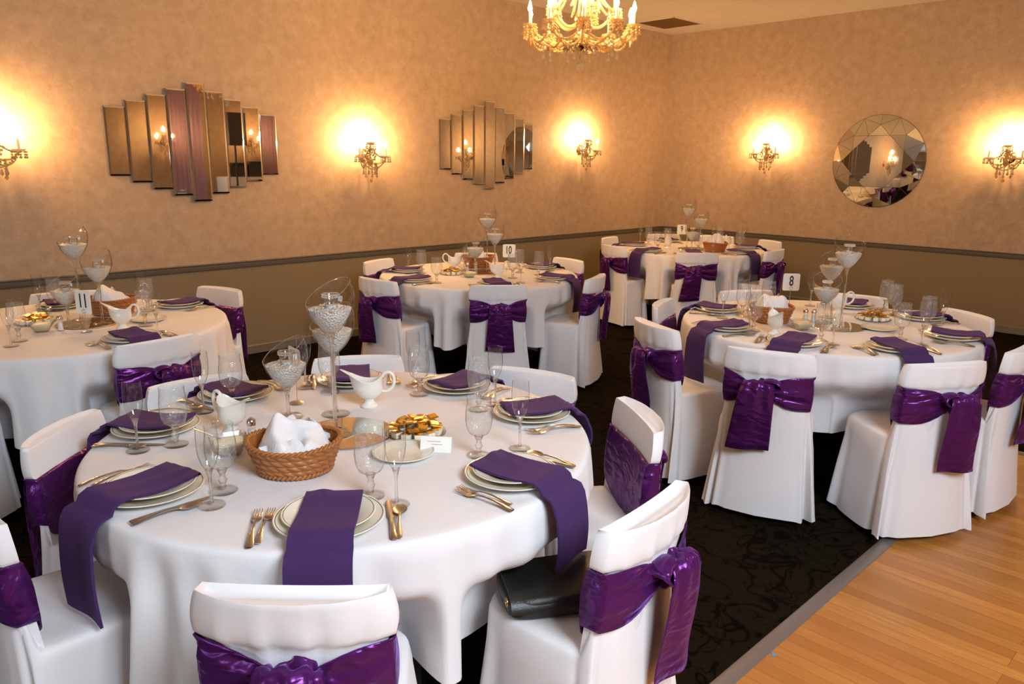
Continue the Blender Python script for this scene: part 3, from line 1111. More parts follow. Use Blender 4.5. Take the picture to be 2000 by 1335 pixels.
def tablecloth_mesh(tn, seed):
    """round cloth: flat top, rounded edge, hanging folds that tuck in where a chair is pushed under"""
    rnd = random.Random(seed)
    ph = [rnd.uniform(0, 6.28) for _ in range(12)]
    N = 600
    chairs = [(radians(v[0]), v[1] - 0.462 * depth(v[1]) - 0.014) for v in CHAIRS[tn].values()]
    plates = []
    c = TABLES[tn]
    for p in PLATES[tn].values():
        plates.append(atan2(p[1] - c[1], p[0] - c[0]))
    for v in CHAIRS[tn].values():
        plates.append(radians(v[0]))

    def fold(th):
        f = 0.35 * sin(9 * th + ph[0]) + 0.5 * sin(21 * th + ph[1] + 1.2 * sin(3 * th + ph[4])) + 0.5 * sin(32 * th + ph[2] + 1.4 * sin(4 * th + ph[5])) + 0.3 * sin(45 * th + ph[3] + sin(5 * th))
        return f

    def calm(th):
        k = 1.0
        for a in plates:
            k *= 1 - 0.8 * exp(-(wrap(th - a) / 0.075) ** 2)
        return k

    rings = []
    for r in (0.02, 0.15, 0.3, 0.45, 0.6, 0.7, 0.75):
        rings.append([(r * cos(2 * pi * j / N), r * sin(2 * pi * j / N), 0.7562 + 0.0006 * sin(r * 23 + 3 * 2 * pi * j / N)) for j in range(N)])
    for r, z in ((RT - 0.018, 0.7555), (RT - 0.009, 0.753), (RT - 0.003, 0.7475), (RT, 0.739)):
        rings.append([(r * cos(2 * pi * j / N), r * sin(2 * pi * j / N), z) for j in range(N)])
    L = 20
    for i in range(1, L + 1):
        s = i / L
        ring = []
        for j in range(N):
            th = 2 * pi * j / N
            f = fold(th)
            k = calm(th)
            hem = 0.335 + 0.018 * sin(3 * th + ph[6]) + 0.012 * sin(7 * th + ph[7])
            z = lerp(0.735, hem, s)
            amp = 0.034 * s ** 0.7 * k
            r = RT + 0.004 + 0.014 * s * k + amp * (f if f > 0 else 0.8 * f)
            # tuck under the seats
            for a, rin in chairs:
                d = wrap(th - a)
                lat = abs(r * sin(d)) if abs(d) < 1.2 else 9
                if lat < 0.42 and rin < r:
                    w = 1 - smooth(0.235, 0.31, lat)
                    g = smooth(0.63, 0.482, z)
                    r = lerp(r, min(r, rin / max(cos(d), 0.6)), w * g)
            ring.append((r * cos(th), r * sin(th), z))
        rings.append(ring)
    m = MB()
    m.loft(rings, True, True, False)
    return m.mesh('tablecloth_' + tn, ['white_tablecloth'], 180)


TLABEL = {
    'seven': 'largest round banquet table, under white cloth, its number-seven sign half hidden',
    'eight': 'round banquet table number-eight, under white cloth, partly on the wooden dance floor side',
    'nine': 'round banquet table number-nine, in the corner of the room under white cloth',
    'ten': 'round banquet table number-ten, with black legs showing, against the wall with mirrors',
    'eleven': 'round banquet table number-eleven, cut off by the picture edge, under white cloth',
}
CLABEL = {
    'seven': 'white floor-length-look round tablecloth, the largest, on table seven',
    'eight': 'white round tablecloth draped on table eight beside the dance floor',
    'nine': 'white round tablecloth draped on table nine in the room corner',
    'ten': 'white round tablecloth draped on table ten with dark legs below',
    'eleven': 'white round tablecloth cut off by the picture edge on table eleven',
}
CLABEL['seven'] = 'largest white round tablecloth, hanging in soft folds, on table seven'
for i, (tn, c) in enumerate(TABLES.items()):
    e = thing('round_table', TLABEL[tn], 'table', (*c, 0), 0, 'round banquet tables')
    put('table_top', TOPM, e)
    put('apron', APRON, e)
    # legs stand between the chairs
    angs = sorted(radians(v[0]) % (2 * pi) for v in CHAIRS[tn].values())
    gaps = sorted(((b - a, (a + b) / 2) for a, b in zip(angs, angs[1:] + [angs[0] + 2 * pi])), reverse=True)
    for g, a in gaps[:4]:
        rl = 0.50
        put('leg', LEGM, e, (rl * cos(a), rl * sin(a), 0.0), a)
    o = put('tablecloth', tablecloth_mesh(tn, 11 + i), None, (*c, 0))
    tag(o, CLABEL[tn], 'tablecloth', 'white round tablecloths')

# ---------------------------------------------------------------- covered chairs
# local frame: the sitter looks along +y; the top of the back is at y = -0.23
HW = [(0.38, 0.184), (0.47, 0.186), (0.69, 0.181), (0.708, 0.185), (0.716, 0.201), (0.735, 0.204), (0.765, 0.202), (0.795, 0.195), (0.815, 0.187)]


def back_loop(z, off=0.0, n=28, wr=0.0, ph=0.0):
    """closed section of the chair back at height z: rear curve then front face"""
    hw = pw(z, HW) + off
    yb = -0.165 - 0.12 * (z - 0.45)
    bulge = 0.046 + 0.008 * smooth(0.70, 0.73, z)
    pts = []
    for i in range(n):
        u = -1 + 2 * i / (n - 1)
        x = hw * (u * (1.12 - 0.12 * u * u))
        y = yb - 0.022 - off - bulge * (1 - abs(u) ** 2.2)
        if wr:
            y += wr * (sin(17 * u + ph) + 0.6 * sin(31 * u + 2 * ph)) * (1 - u * u)
        pts.append((x, y, z))
    for i in range(n):
        u = 1 - 2 * i / (n - 1)
        x = hw * (u * (1.12 - 0.12 * u * u)) * 0.995
        y = yb + 0.014 + off - 0.012 * (1 - u * u)
        pts.append((x, y, z))
    return pts


def skirt_pt(a, hx, y0, y1, n=4.6):
    ca, sa = cos(a), sin(a)
    if sa < 0:
        n = lerp(n, 11.0, smooth(0.0, 0.35, -sa))
        hx += 0.006 * smooth(0.0, 0.35, -sa)
    x = hx * abs(ca) ** (2 / n) * (1 if ca > 0 else -1)
    y = (y0 + y1) / 2 + (y1 - y0) / 2 * abs(sa) ** (2 / n) * (1 if sa > 0 else -1)
    if sa < 0:
        y -= 0.046 * max(0, 1 - (x / hx) ** 2) * smooth(0.3, 0.9, -sa)
    return x, y


def cover_mesh(seed):
    rnd = random.Random(seed)
    ph = [rnd.uniform(0, 6.28) for _ in range(8)]
    mb = MB()
    N = 140
    rings = []
    zs = [0.028, 0.06, 0.11, 0.17, 0.24, 0.31, 0.37, 0.42, 0.448, 0.462]
    for z in zs:
        k = 1 - (z - 0.028) / (0.462 - 0.028)
        ring = []
        hx = 0.197 + 0.042 * k
        y0, y1 = -0.186 - 0.03 * k, 0.185 + 0.028 * k
        for j in range(N):
            a = 2 * pi * j / N
            x, y = skirt_pt(a, hx, y0, y1)
            x *= 1 - 0.10 * smooth(-0.05, 0.19, y)
            amp = 0.003 + 0.019 * k ** 0.8
            f = 0.6 * sin(5 * a + ph[0] + 0.7 * sin(3 * a)) + 0.45 * sin(9 * a + ph[1] + sin(2 * a)) + 0.16 * sin(19 * a + ph[2])
            # deep pleats at the two rear corners
            for ac, pp in ((-2.45, ph[3]), (-0.69, ph[4])):
                d = wrap(a - ac)
                f += 1.3 * exp(-(d / 0.16) ** 2) - 1.0 * exp(-((d - 0.30 * (1 if ac < -1.5 else -1)) / 0.11) ** 2)
            n = Vector((x, y + 0.01, 0)).normalized()
            if abs(sin(a)) > 0.55:
                n = (n + Vector((0, 1.2 * (1 if sin(a) > 0 else -1), 0))).normalized()
            # the back of the cover runs on up behind the seat, in under the sash
            rise = smooth(0.29, 0.462, z) * smooth(0.45, 0.78, -sin(a))
            y -= 0.014 * rise
            x *= 1 - 0.035 * rise
            zz = z + 0.115 * rise
            if z < 0.05:
                zz = z + 0.008 * sin(5 * a + ph[5])
            q = amp * f * (1 - 0.75 * rise)
            # swag of cloth under the side of the seat
            side = exp(-((abs(cos(a)) - 1) / 0.25) ** 2)
            q += 0.006 * side * sin(26 * (z - 0.12 * sin(a)) + ph[6]) * smooth(0.25, 0.45, z)
            ring.append((x + n.x * q, y + n.y * q, zz))
        rings.append(ring)
    top = rings[-1]
    for s, z in ((0.975, 0.472), (0.9, 0.478), (0.7, 0.477), (0.4, 0.474), (0.1, 0.473)):
        rings.append([(p[0] * s, -0.02 + (p[1] + 0.02) * s, z + 0.0025 * sin(22 * p[0] * s + ph[7]) * s + max(0.0, p[2] - 0.47) * (1.0 if s > 0.95 else 0.0)) for p in top])
    mb.loft(rings, True, False, True)
    # the back
    rings = [back_loop(0.43, -0.03)]
    for z in (0.445, 0.48, 0.52, 0.58, 0.64, 0.69, 0.704, 0.709, 0.713, 0.717, 0.726, 0.742, 0.760, 0.780, 0.80, 0.811):
        w = 0.0032 * exp(-((z - 0.71) / 0.05) ** 2) + 0.0008 + 0.002 * smooth(0.62, 0.5, z)
        rings.append(back_loop(z, 0.0, 28, w, ph[1]))
    last = rings[-1]
    yb = -0.165 - 0.12 * (0.815 - 0.45)
    cy = yb - 0.03
    # raised seam along the rear edge, the top slopes down to the front
    for s, dz in ((0.975, 0.0045), (0.93, 0.004), (0.75, -0.004), (0.4, -0.009), (0.08, -0.010)):
        rings.append([(p[0] * (1 - (1 - s) * 0.35), cy + (p[1] - cy) * s, 0.811 + dz - 0.004 * smooth(cy, yb + 0.02, p[1])) for p in last])
    mb.loft(rings, True, False, True)
    return mb.mesh('chair_cover', ['white_cover'], 70)


def sash_mesh(seed, kx):
    """satin band round the back, drawn together towards the knot at x = kx"""
    rnd = random.Random(seed)
    ph = [rnd.uniform(0, 6.28) for _ in range(6)]
    mb = MB()
    n = 40
    rows = 15
    rings = []
    for r in range(rows):
        v = r / (rows - 1)
        ring = []
        for j in range(2 * n):
            rear = j < n
            u = -1 + 2 * j / (n - 1) if rear else 1 - 2 * (j - n) / (n - 1)
            hw0 = 0.19
            if rear:
                d = abs(u - kx / hw0)
                g = exp(-(d / 0.42) ** 2)
            else:
                g = 0
            zt = 0.712 - 0.048 * g
            zb = 0.552 + 0.068 * g - (0 if rear else 0.075 * sqrt(max(0.0, 1 - u * u)))
            z = lerp(zb, zt, v)
            puff = 0.008 + 0.007 * sin(pi * v) + 0.006 * g
            loop = back_loop(z, puff, n)
            x, y, _ = loop[j]
            if rear:
                fan = (v - 0.5) * 2
                wv = sin(fan * 7 + ph[0] + 2.2 * u) + 0.7 * sin(fan * 12 + ph[1] - 3 * u * fan)
                y -= 0.0042 * wv * (0.35 + 0.65 * exp(-((abs(u) - 0.45) / 0.35) ** 2)) + 0.002 * sin(40 * u + ph[2]) * g
            else:
                y += 0.0012 * sin(9 * v + ph[3]) + 0.0008 * sin(14 * u + 5 * v)
            ring.append((x, y, z))
        rings.append(ring)
    mb.loft(rings, True)
    return mb.mesh('sash_band', ['satin'], 180, solid=0.003)


def knot_mesh(seed, kx):
    rnd = random.Random(seed)
    ph = rnd.uniform(0, 6.28)
    mb = MB()
    seg, rin = 28, 16
    rings = []
    for i in range(rin + 1):
        a = -pi / 2 + pi * i / rin
        q = max(cos(a), 0.03) ** 0.8
        ring = []
        for j in range(seg):
            b = 2 * pi * j / seg
            w = 1 + 0.11 * sin(5 * b + 3 * sin(a) + ph) + 0.06 * sin(9 * b - 4 * a)
            ring.append((kx + 0.047 * q * cos(b) * w, -0.266 + 0.026 * q * sin(b) * w, 0.645 + 0.044 * sin(a) + 0.008 * cos(b)))
        rings.append(ring)
    mb.loft(rings, True, True, True)
    return mb.mesh('sash_knot', ['satin'], 180)


def tail_mesh(seed, kx, lean, length, w1):
    """the wide end that comes up through the knot, folds over it and hangs down the back"""
    rnd = random.Random(seed)
    ph = [rnd.uniform(0, 6.28) for _ in range(4)]
    path = [(-0.274, 0.628, 0.085), (-0.278, 0.664, 0.10), (-0.287, 0.688, 0.115), (-0.304, 0.696, 0.130), (-0.322, 0.684, 0.142), (-0.328, 0.652, 0.152), (-0.324, 0.610, 0.160)]
    zend = 0.667 - length
    for i in range(1, 10):
        k = i / 9
        path.append((lerp(-0.324, -0.288, smooth(0, 1, k)), lerp(0.610, zend, k), lerp(0.162, w1, k)))
    M = 21
    rings = []
    for i, (y, z, w) in enumerate(path):
        k = max(0.0, (0.687 - z) / length) if i > 3 else 0
        ring = []
        for j in range(M):
            u = -1 + 2 * j / (M - 1)
            pin = exp(-((i - 2) / 3.5) ** 2)
            yy = y + 0.010 * pin * cos(u * 9 + ph[0]) - 0.006 * (1 - pin) * sin(u * 3.2 + ph[1]) * (0.4 + k) + 0.012 * (u * u) * (1 - 0.5 * k)
            ring.append((kx + lean * k + u * w / 2, yy, z - 0.012 * pin * u * u * (1 if i > 1 else -1) - 0.006 * k * u * (1 if lean > 0 else -1)))
        rings.append(ring)
    mb = MB()
    mb.loft(rings, False)
    return mb.mesh('sash_tail', ['satin'], 180, solid=0.003)


def loop_mesh(kx, side):
    """small loop of the bow beside the knot"""
    mb = MB()
    rings = []
    for i in range(17):
        a = 2 * pi * i / 16
        cx = kx + side * (0.055 + 0.045 * -cos(a))
        cz = 0.668 + 0.024 * sin(a) + 0.012
        rings.append([(cx, -0.272 + 0.03 * v - 0.018 * abs(sin(a / 2)), cz - 0.012 * v * v) for v in (-1, -0.6, -0.2, 0.2, 0.6, 1)])
    mb.loft(rings, False)
    return mb.mesh('sash_loop', ['satin'], 180, solid=0.003)


mb = MB()
mb.loft([[(-0.016 * q, -0.016 * q, z), (0.016 * q, -0.016 * q, z), (0.016 * q, 0.016 * q, z), (-0.016 * q, 0.016 * q, z)] for q, z in ((0.9, 0.0), (1.0, 0.02), (1.0, 0.12))], True, True, True)
CLEG = mb.mesh('chair_leg', ['chair_wood'], 30)
CV = []
for k, (kx, lean, ln, w1, lp) in enumerate(((0.008, 0.003, 0.31, 0.205, 0), (-0.03, -0.03, 0.31, 0.195, 1), (0.035, 0.03, 0.33, 0.185, -1), (0.0, -0.015, 0.29, 0.19, 1))):
    CV.append((cover_mesh(100 + k), sash_mesh(200 + k, kx), knot_mesh(300 + k, kx), tail_mesh(400 + k, kx, lean, ln, w1), loop_mesh(kx, lp) if lp else None))

CHAIR_WORDS = {
    ('seven', 'six'): 'white covered chair with purple bow below the wicker basket of table seven',
    ('seven', 'eight'): 'white covered chair cut off by the picture edge at table seven, beside the longest napkin',
    ('seven', 'four'): 'white covered chair with purple bow and a black handbag on its seat',
    ('seven', 'two'): 'white covered chair at table seven between the handbag chair and the dark carpet aisle',
    ('ten', 'six'): 'white covered chair with purple bow centred before table ten',
    ('nine', 'six'): 'white covered chair with purple bow centred before corner table nine',
    ('eight', 'seven'): 'white covered chair with wide purple tail at table eight, standing wholly on carpet',
    ('eight', 'five'): 'white covered chair with purple bow at table eight, its feet on the wooden floor',
    ('eight', 'four'): 'white covered chair at table eight cut off by the picture edge on the wooden floor',
    ('eleven', 'five'): 'white covered chair with purple bow before table eleven',
}


def chair(tn, clock, spec, v):
    ang, r, hz, tw = spec
    c = TABLES[tn]
    a = radians(ang)
    rot = a + pi / 2 + radians(tw)          # local +y looks at the table centre
    # back top (0, -0.23) must land at distance r
    bx, by = c[0] + r * cos(a), c[1] + r * sin(a)
    sy = depth(r)
    ox = bx - 0.23 * sy * sin(rot)
    oy = by + 0.23 * sy * cos(rot)
    lab = CHAIR_WORDS.get((tn, clock), 'white covered chair with purple satin sash at the ' + clock + "-o'clock seat of table " + tn)
    cov, sash, knot, tail, loop = CV[v]
    e = thing('banquet_chair', lab, 'chair', (ox, oy, 0), rot, 'covered chairs at table ' + tn, scale=(1, sy, hz))
    put('chair_cover', cov, e)
    s = put('sash', sash, e)
    put('knot', knot, s)
    put('tail', tail, s)
    if loop:
        put('loop', loop, s)
    for x, y in ((-0.148, -0.15), (0.148, -0.15), (-0.155, 0.14), (0.155, 0.14)):
        put('leg', CLEG, e, (x, y, 0))
    return e


PICK = {('seven', 'six'): 0, ('seven', 'four'): 2, ('seven', 'two'): 2, ('eight', 'seven'): 1, ('eight', 'five'): 2, ('ten', 'six'): 0, ('nine', 'six'): 1, ('eleven', 'five'): 2, ('ten', 'nine'): 1, ('eight', 'nine'): 3}
BAGCHAIR = None
q = 0
for tn in CHAIRS:
    for clock, spec in CHAIRS[tn].items():
        e = chair(tn, clock, spec, PICK.get((tn, clock), q % 4))
        q += 1
        if (tn, clock) == ('seven', 'four'):
            BAGCHAIR = e

# ---------------------------------------------------------------- tableware meshes


def plate_mesh(R, h, name):
    prof = [(0.001, 0.004), (R * 0.55, 0.004), (R * 0.62, 0.006), (R * 0.72, h * 0.55), (R * 0.93, h * 0.9), (R * 0.955, h * 0.94), (R * 0.97, h * 0.965), (R, h), (R + 0.0015, h - 0.0015), (R, h - 0.0035), (R * 0.72, h * 0.2), (R * 0.58, 0.0), (0.001, 0.0)]
    mb = MB()
    mb.lathe(prof, 56, 0, None, lambda i, j: 1 if i == 5 else 0)
    return mb.mesh(name, ['cream_china', 'rim_line'], 50)


DINNER = plate_mesh(0.134, 0.021, 'dinner_plate')
SIDE = plate_mesh(0.113, 0.019, 'side_plate')
BREAD = plate_mesh(0.093, 0.016, 'bread_plate')


def strip_loft(stations, mi=0, mb=None):
    """stations: (y, half width, z, half thickness)"""
    mb = mb or MB()
    rings = []
    for y, w, z, tk in stations:
        rings.append([(-w, y, z), (-w * 0.6, y, z + tk), (w * 0.6, y, z + tk), (w, y, z), (w * 0.6, y, z - tk), (-w * 0.6, y, z - tk)])
    return mb.loft(rings, True, True, True, mi)


HANDLE = [(-0.095, 0.0065, 0.004, 0.0015), (-0.092, 0.009, 0.0045, 0.002), (-0.08, 0.0095, 0.006, 0.002), (-0.06, 0.0068, 0.010, 0.002), (-0.03, 0.0042, 0.0135, 0.002), (0.0, 0.0034, 0.014, 0.002), (0.02, 0.0036, 0.012, 0.002)]
mb = strip_loft(HANDLE + [(0.032, 0.008, 0.008, 0.0012), (0.045, 0.0122, 0.005, 0.001), (0.058, 0.0125, 0.004, 0.001), (0.062, 0.0122, 0.0045, 0.001)])
for k in range(4):
    x = -0.0096 + 0.0064 * k
    strip_loft([(0.06, 0.0022, 0.0045, 0.0009), (0.08, 0.0019, 0.0055, 0.0009), (0.098, 0.001, 0.010, 0.0007)], 0, m2 := MB())
    mb.add([(p[0] + x, p[1], p[2]) for p in m2.v], m2.f)
FORK = mb.mesh('fork', ['steel'], 50)
mb = strip_loft([(-0.105, 0.007, 0.004, 0.0025), (-0.1, 0.0095, 0.005, 0.0035), (-0.06, 0.0075, 0.006, 0.0038), (-0.02, 0.0062, 0.0062, 0.0036), (0.0, 0.0058, 0.006, 0.0025), (0.012, 0.0088, 0.0055, 0.0014), (0.06, 0.0092, 0.005, 0.0012), (0.095, 0.0075, 0.0045, 0.0011), (0.112, 0.002, 0.004, 0.0008)])
KNIFE = mb.mesh('knife', ['steel'], 50)
mb = strip_loft(HANDLE)
rings = []
for i in range(9):
    k = i / 8
    y = 0.018 + 0.058 * k
    w = 0.0185 * sqrt(max(0.02, 1 - (2 * k - 1.05) ** 2 * 0.9)) * (1.0 if k > 0.3 else 0.75 + 0.25 * k / 0.3)
    ring = []
    for j in range(9):
        u = -1 + j / 4
        ring.append((u * w, y, 0.0105 - 0.0075 * (1 - u * u) * sin(pi * min(1, k + 0.12))))
    rings.append(ring)
m2 = MB()
m2.loft(rings, False)
mb.add(m2.v, m2.f)
SPOON = mb.mesh('spoon', ['steel'], 60)


def goblet_parts():
    mb = MB()
    prof = [(0.006, 0.062), (0.018, 0.066), (0.031, 0.075), (0.038, 0.092), (0.0412, 0.115), (0.0405, 0.14), (0.0378, 0.162), (0.0365, 0.172), (0.0368, 0.186), (0.0374, 0.1875), (0.0362, 0.189)]
    mb.lathe(prof, 36)
    bowl = mb.mesh('goblet_bowl', ['etched_glass'], 60)
    mb = MB()
    mb.lathe([(0.001, 0.010), (0.0085, 0.011), (0.0065, 0.018), (0.0095, 0.026), (0.0125, 0.032), (0.0085, 0.04), (0.0075, 0.048), (0.012, 0.058), (0.015, 0.064), (0.001, 0.066)], 12)
    stem = mb.mesh('goblet_stem', ['solid_glass'], 60)
    mb = MB()
    mb.lathe([(0.001, 0.0), (0.036, 0.0), (0.0375, 0.002), (0.036, 0.004), (0.022, 0.0075), (0.009, 0.012), (0.001, 0.012)], 36)
    foot = mb.mesh('goblet_foot', ['foot_glass'], 60)
    return (('bowl', bowl), ('stem', stem), ('foot', foot))


def flute_parts():
    mb = MB()
    mb.lathe([(0.003, 0.095), (0.010, 0.102), (0.018, 0.116), (0.0245, 0.138), (0.0275, 0.162), (0.0272, 0.19), (0.0255, 0.218), (0.0258, 0.2195), (0.025, 0.220)], 32)
    bowl = mb.mesh('flute_bowl', ['clear_glass'], 60)
    mb = MB()
    mb.lathe([(0.001, 0.006), (0.006, 0.009), (0.0042, 0.02), (0.0038, 0.05), (0.0045, 0.078), (0.0075, 0.092), (0.011, 0.1015), (0.001, 0.1025)], 12)
    stem = mb.mesh('flute_stem', ['solid_glass'], 60)
    mb = MB()
    mb.lathe([(0.001, 0.0), (0.033, 0.0), (0.0345, 0.0018), (0.033, 0.0035), (0.02, 0.0052), (0.006, 0.0095), (0.001, 0.0095)], 32)
    foot = mb.mesh('flute_foot', ['foot_glass'], 60)
    return (('bowl', bowl), ('stem', stem), ('foot', foot))


GOB, FLU = goblet_parts(), flute_parts()


def napkin_mesh(d_edge, hang, seed, inner=0.10):
    """folded linen laid over the plates and down over the table edge; y=0 plate centre, -y towards the chair"""
    rnd = random.Random(seed)
    ph = [rnd.uniform(0, 6.28) for _ in range(5)]
    e = d_edge
    path = [(inner - 0.012, 0.0245), (inner, 0.027), (inner * 0.96, 0.034), (inner * 0.6, 0.030), (0.0, 0.0255), (-0.06, 0.027), (-0.10, 0.0315), (-0.122, 0.0325), (-0.145, 0.020), (-max(0.152, e - 0.03), 0.0045), (-max(0.158, e - 0.008), 0.0025), (-max(0.165, e + 0.010), -0.003), (-max(0.176, e + 0.0225), -0.022), (-max(0.18, e + 0.028), -0.055)]
    n = 9
    y0 = path[-1][0]
    for i in range(1, n + 1):
        k = i / n
        path.append((y0 - 0.006 * sin(pi * k), lerp(-0.055, -hang, k)))
    m = 15
    rings = []
    for i, (y, z) in enumerate(path):
        k = i / (len(path) - 1)
        w = 0.071 + 0.010 * k
        ring = []
        for j in range(m):
            u = -1 + 2 * j / (m - 1)
            dz = 0.0035 * sin(3.0 * u + ph[0]) * exp(-((i - 2) / 3.0) ** 2) + 0.0022 * sin(6 * u + ph[1] + i)
            if z < -0.03:
                ring.append((u * w + 0.006 * (k - 0.6), y + 0.005 * sin(2.6 * u + ph[2]) * k - 0.004, z + 0.006 * u * sin(ph[3])))
            else:
                ring.append((u * w, y + 0.006 * u * sin(ph[4]), z + max(0.0, dz)))
        rings.append(ring)
    mb = MB()
    mb.loft(rings, False)
    return mb.mesh('napkin', ['purple_napkin'], 70, solid=0.007)


# ---------------------------------------------------------------- place settings
LONG = {('seven', 'eight'): 0.27, ('seven', 'six'): 0.26, ('seven', 'four'): 0.20, ('seven', 'two'): 0.12, ('seven', 'nine'): 0.14, ('eight', 'nine'): 0.27, ('eight', 'five'): 0.27, ('eight', 'four'): 0.2, ('ten', 'nine'): 0.26, ('ten', 'four'): 0.24, ('nine', 'nine'): 0.25, ('nine', 'four'): 0.26}
NO_CUT = {('nine', 'ten'), ('nine', 'two'), ('nine', 'eleven'), ('ten', 'ten'), ('eleven', 'twelve')}
qn = 0
for tn, pl in PLATES.items():
    c = TABLES[tn]
    for clock, (px, py) in pl.items():
        place = clock + "-o'clock place of table " + tn
        ang = atan2(py - c[1], px - c[0])
        rz = ang + pi / 2
        rp = hypot(px - c[0], py - c[1])
        o = put('dinner_plate', DINNER, None, (px, py, ZT), rz)
        tag(o, 'larger lower cream plate with dark rim line, ' + place, 'plate', 'dinner plates on table ' + tn)
        o = put('side_plate', SIDE, None, (px + 0.003 * sin(qn), py + 0.003 * cos(qn), ZT + 0.0125), rz)
        tag(o, 'smaller cream plate under the purple napkin, ' + place, 'plate', 'upper plates on table ' + tn)
        tw = 0.10 * sin(qn * 2.3)
        if (tn, clock) == ('seven', 'eight'):
            tw = 0.12
        if (tn, clock) in (('seven', 'six'), ('seven', 'four')):
            tw = -0.05
        hang = LONG.get((tn, clock), 0.20)
        o = put('napkin', napkin_mesh((RT + 0.008 - rp) / cos(tw) + 0.012, hang, 50 + qn), None, (px, py, ZT + 0.007), rz + tw)
        tag(o, ('long ' if hang > 0.23 else '') + 'purple linen napkin folded over the plates, ' + place, 'napkin', 'purple napkins on table ' + tn)
        if (tn, clock) not in NO_CUT:
            M = Matrix.Translation((px, py, ZT)) @ Matrix.Rotation(rz, 4, 'Z')
            for nm, me, x, y, a, cat, words in (('dinner_fork', FORK, -0.176, -0.02, 0.06, 'fork', 'outer steel fork'), ('salad_fork', FORK, -0.153, -0.008, 0.02, 'fork', 'inner steel fork nearer the plate'), ('table_knife', KNIFE, 0.150, -0.015, 0.05, 'knife', 'steel table knife'), ('teaspoon', SPOON, 0.170, -0.02, -0.04, 'spoon', 'steel teaspoon outside the knife')):
                a2 = a + 0.05 * sin(qn * 3 + x * 90)
                if (tn, clock) == ('seven', 'four') and cat == 'fork':
                    a2 -= 0.12
                p = M @ Vector((x, y + 0.006 * sin(qn + x * 50), 0.0002))
                o = put(nm, me, None, p, rz + a2, (0.92, 0.92, 1) if nm == 'salad_fork' else None)
                tag(o, words + ', ' + place, cat, 'cutlery on table ' + tn)
        qn += 1
for (src, nm, parts, words, cat) in ((FLUTES, 'champagne_flute', FLU, 'slim clear champagne flute', 'glass'), (GOBLETS, 'water_goblet', GOB, 'etched stemmed water goblet', 'glass')):
    for tn, d in src.items():
        for clock, (x, y) in d.items():
            thing(nm, words + ' above the ' + clock + "-o'clock place of table " + tn, cat, (x, y, ZT), random.uniform(0, 6), ('flutes' if nm[0] == 'c' else 'goblets') + ' on table ' + tn, parts)

# ---------------------------------------------------------------- centrepieces
mb = MB()
mb.lathe([(0.001, 0.0), (0.150, 0.0), (0.152, 0.002), (0.149, 0.005)], 64)
mb.lathe([(0.149, 0.005), (0.001, 0.005)], 64, 1)
BASE = mb.mesh('mirror_base', ['mirror_edge', 'mirror'], 20)


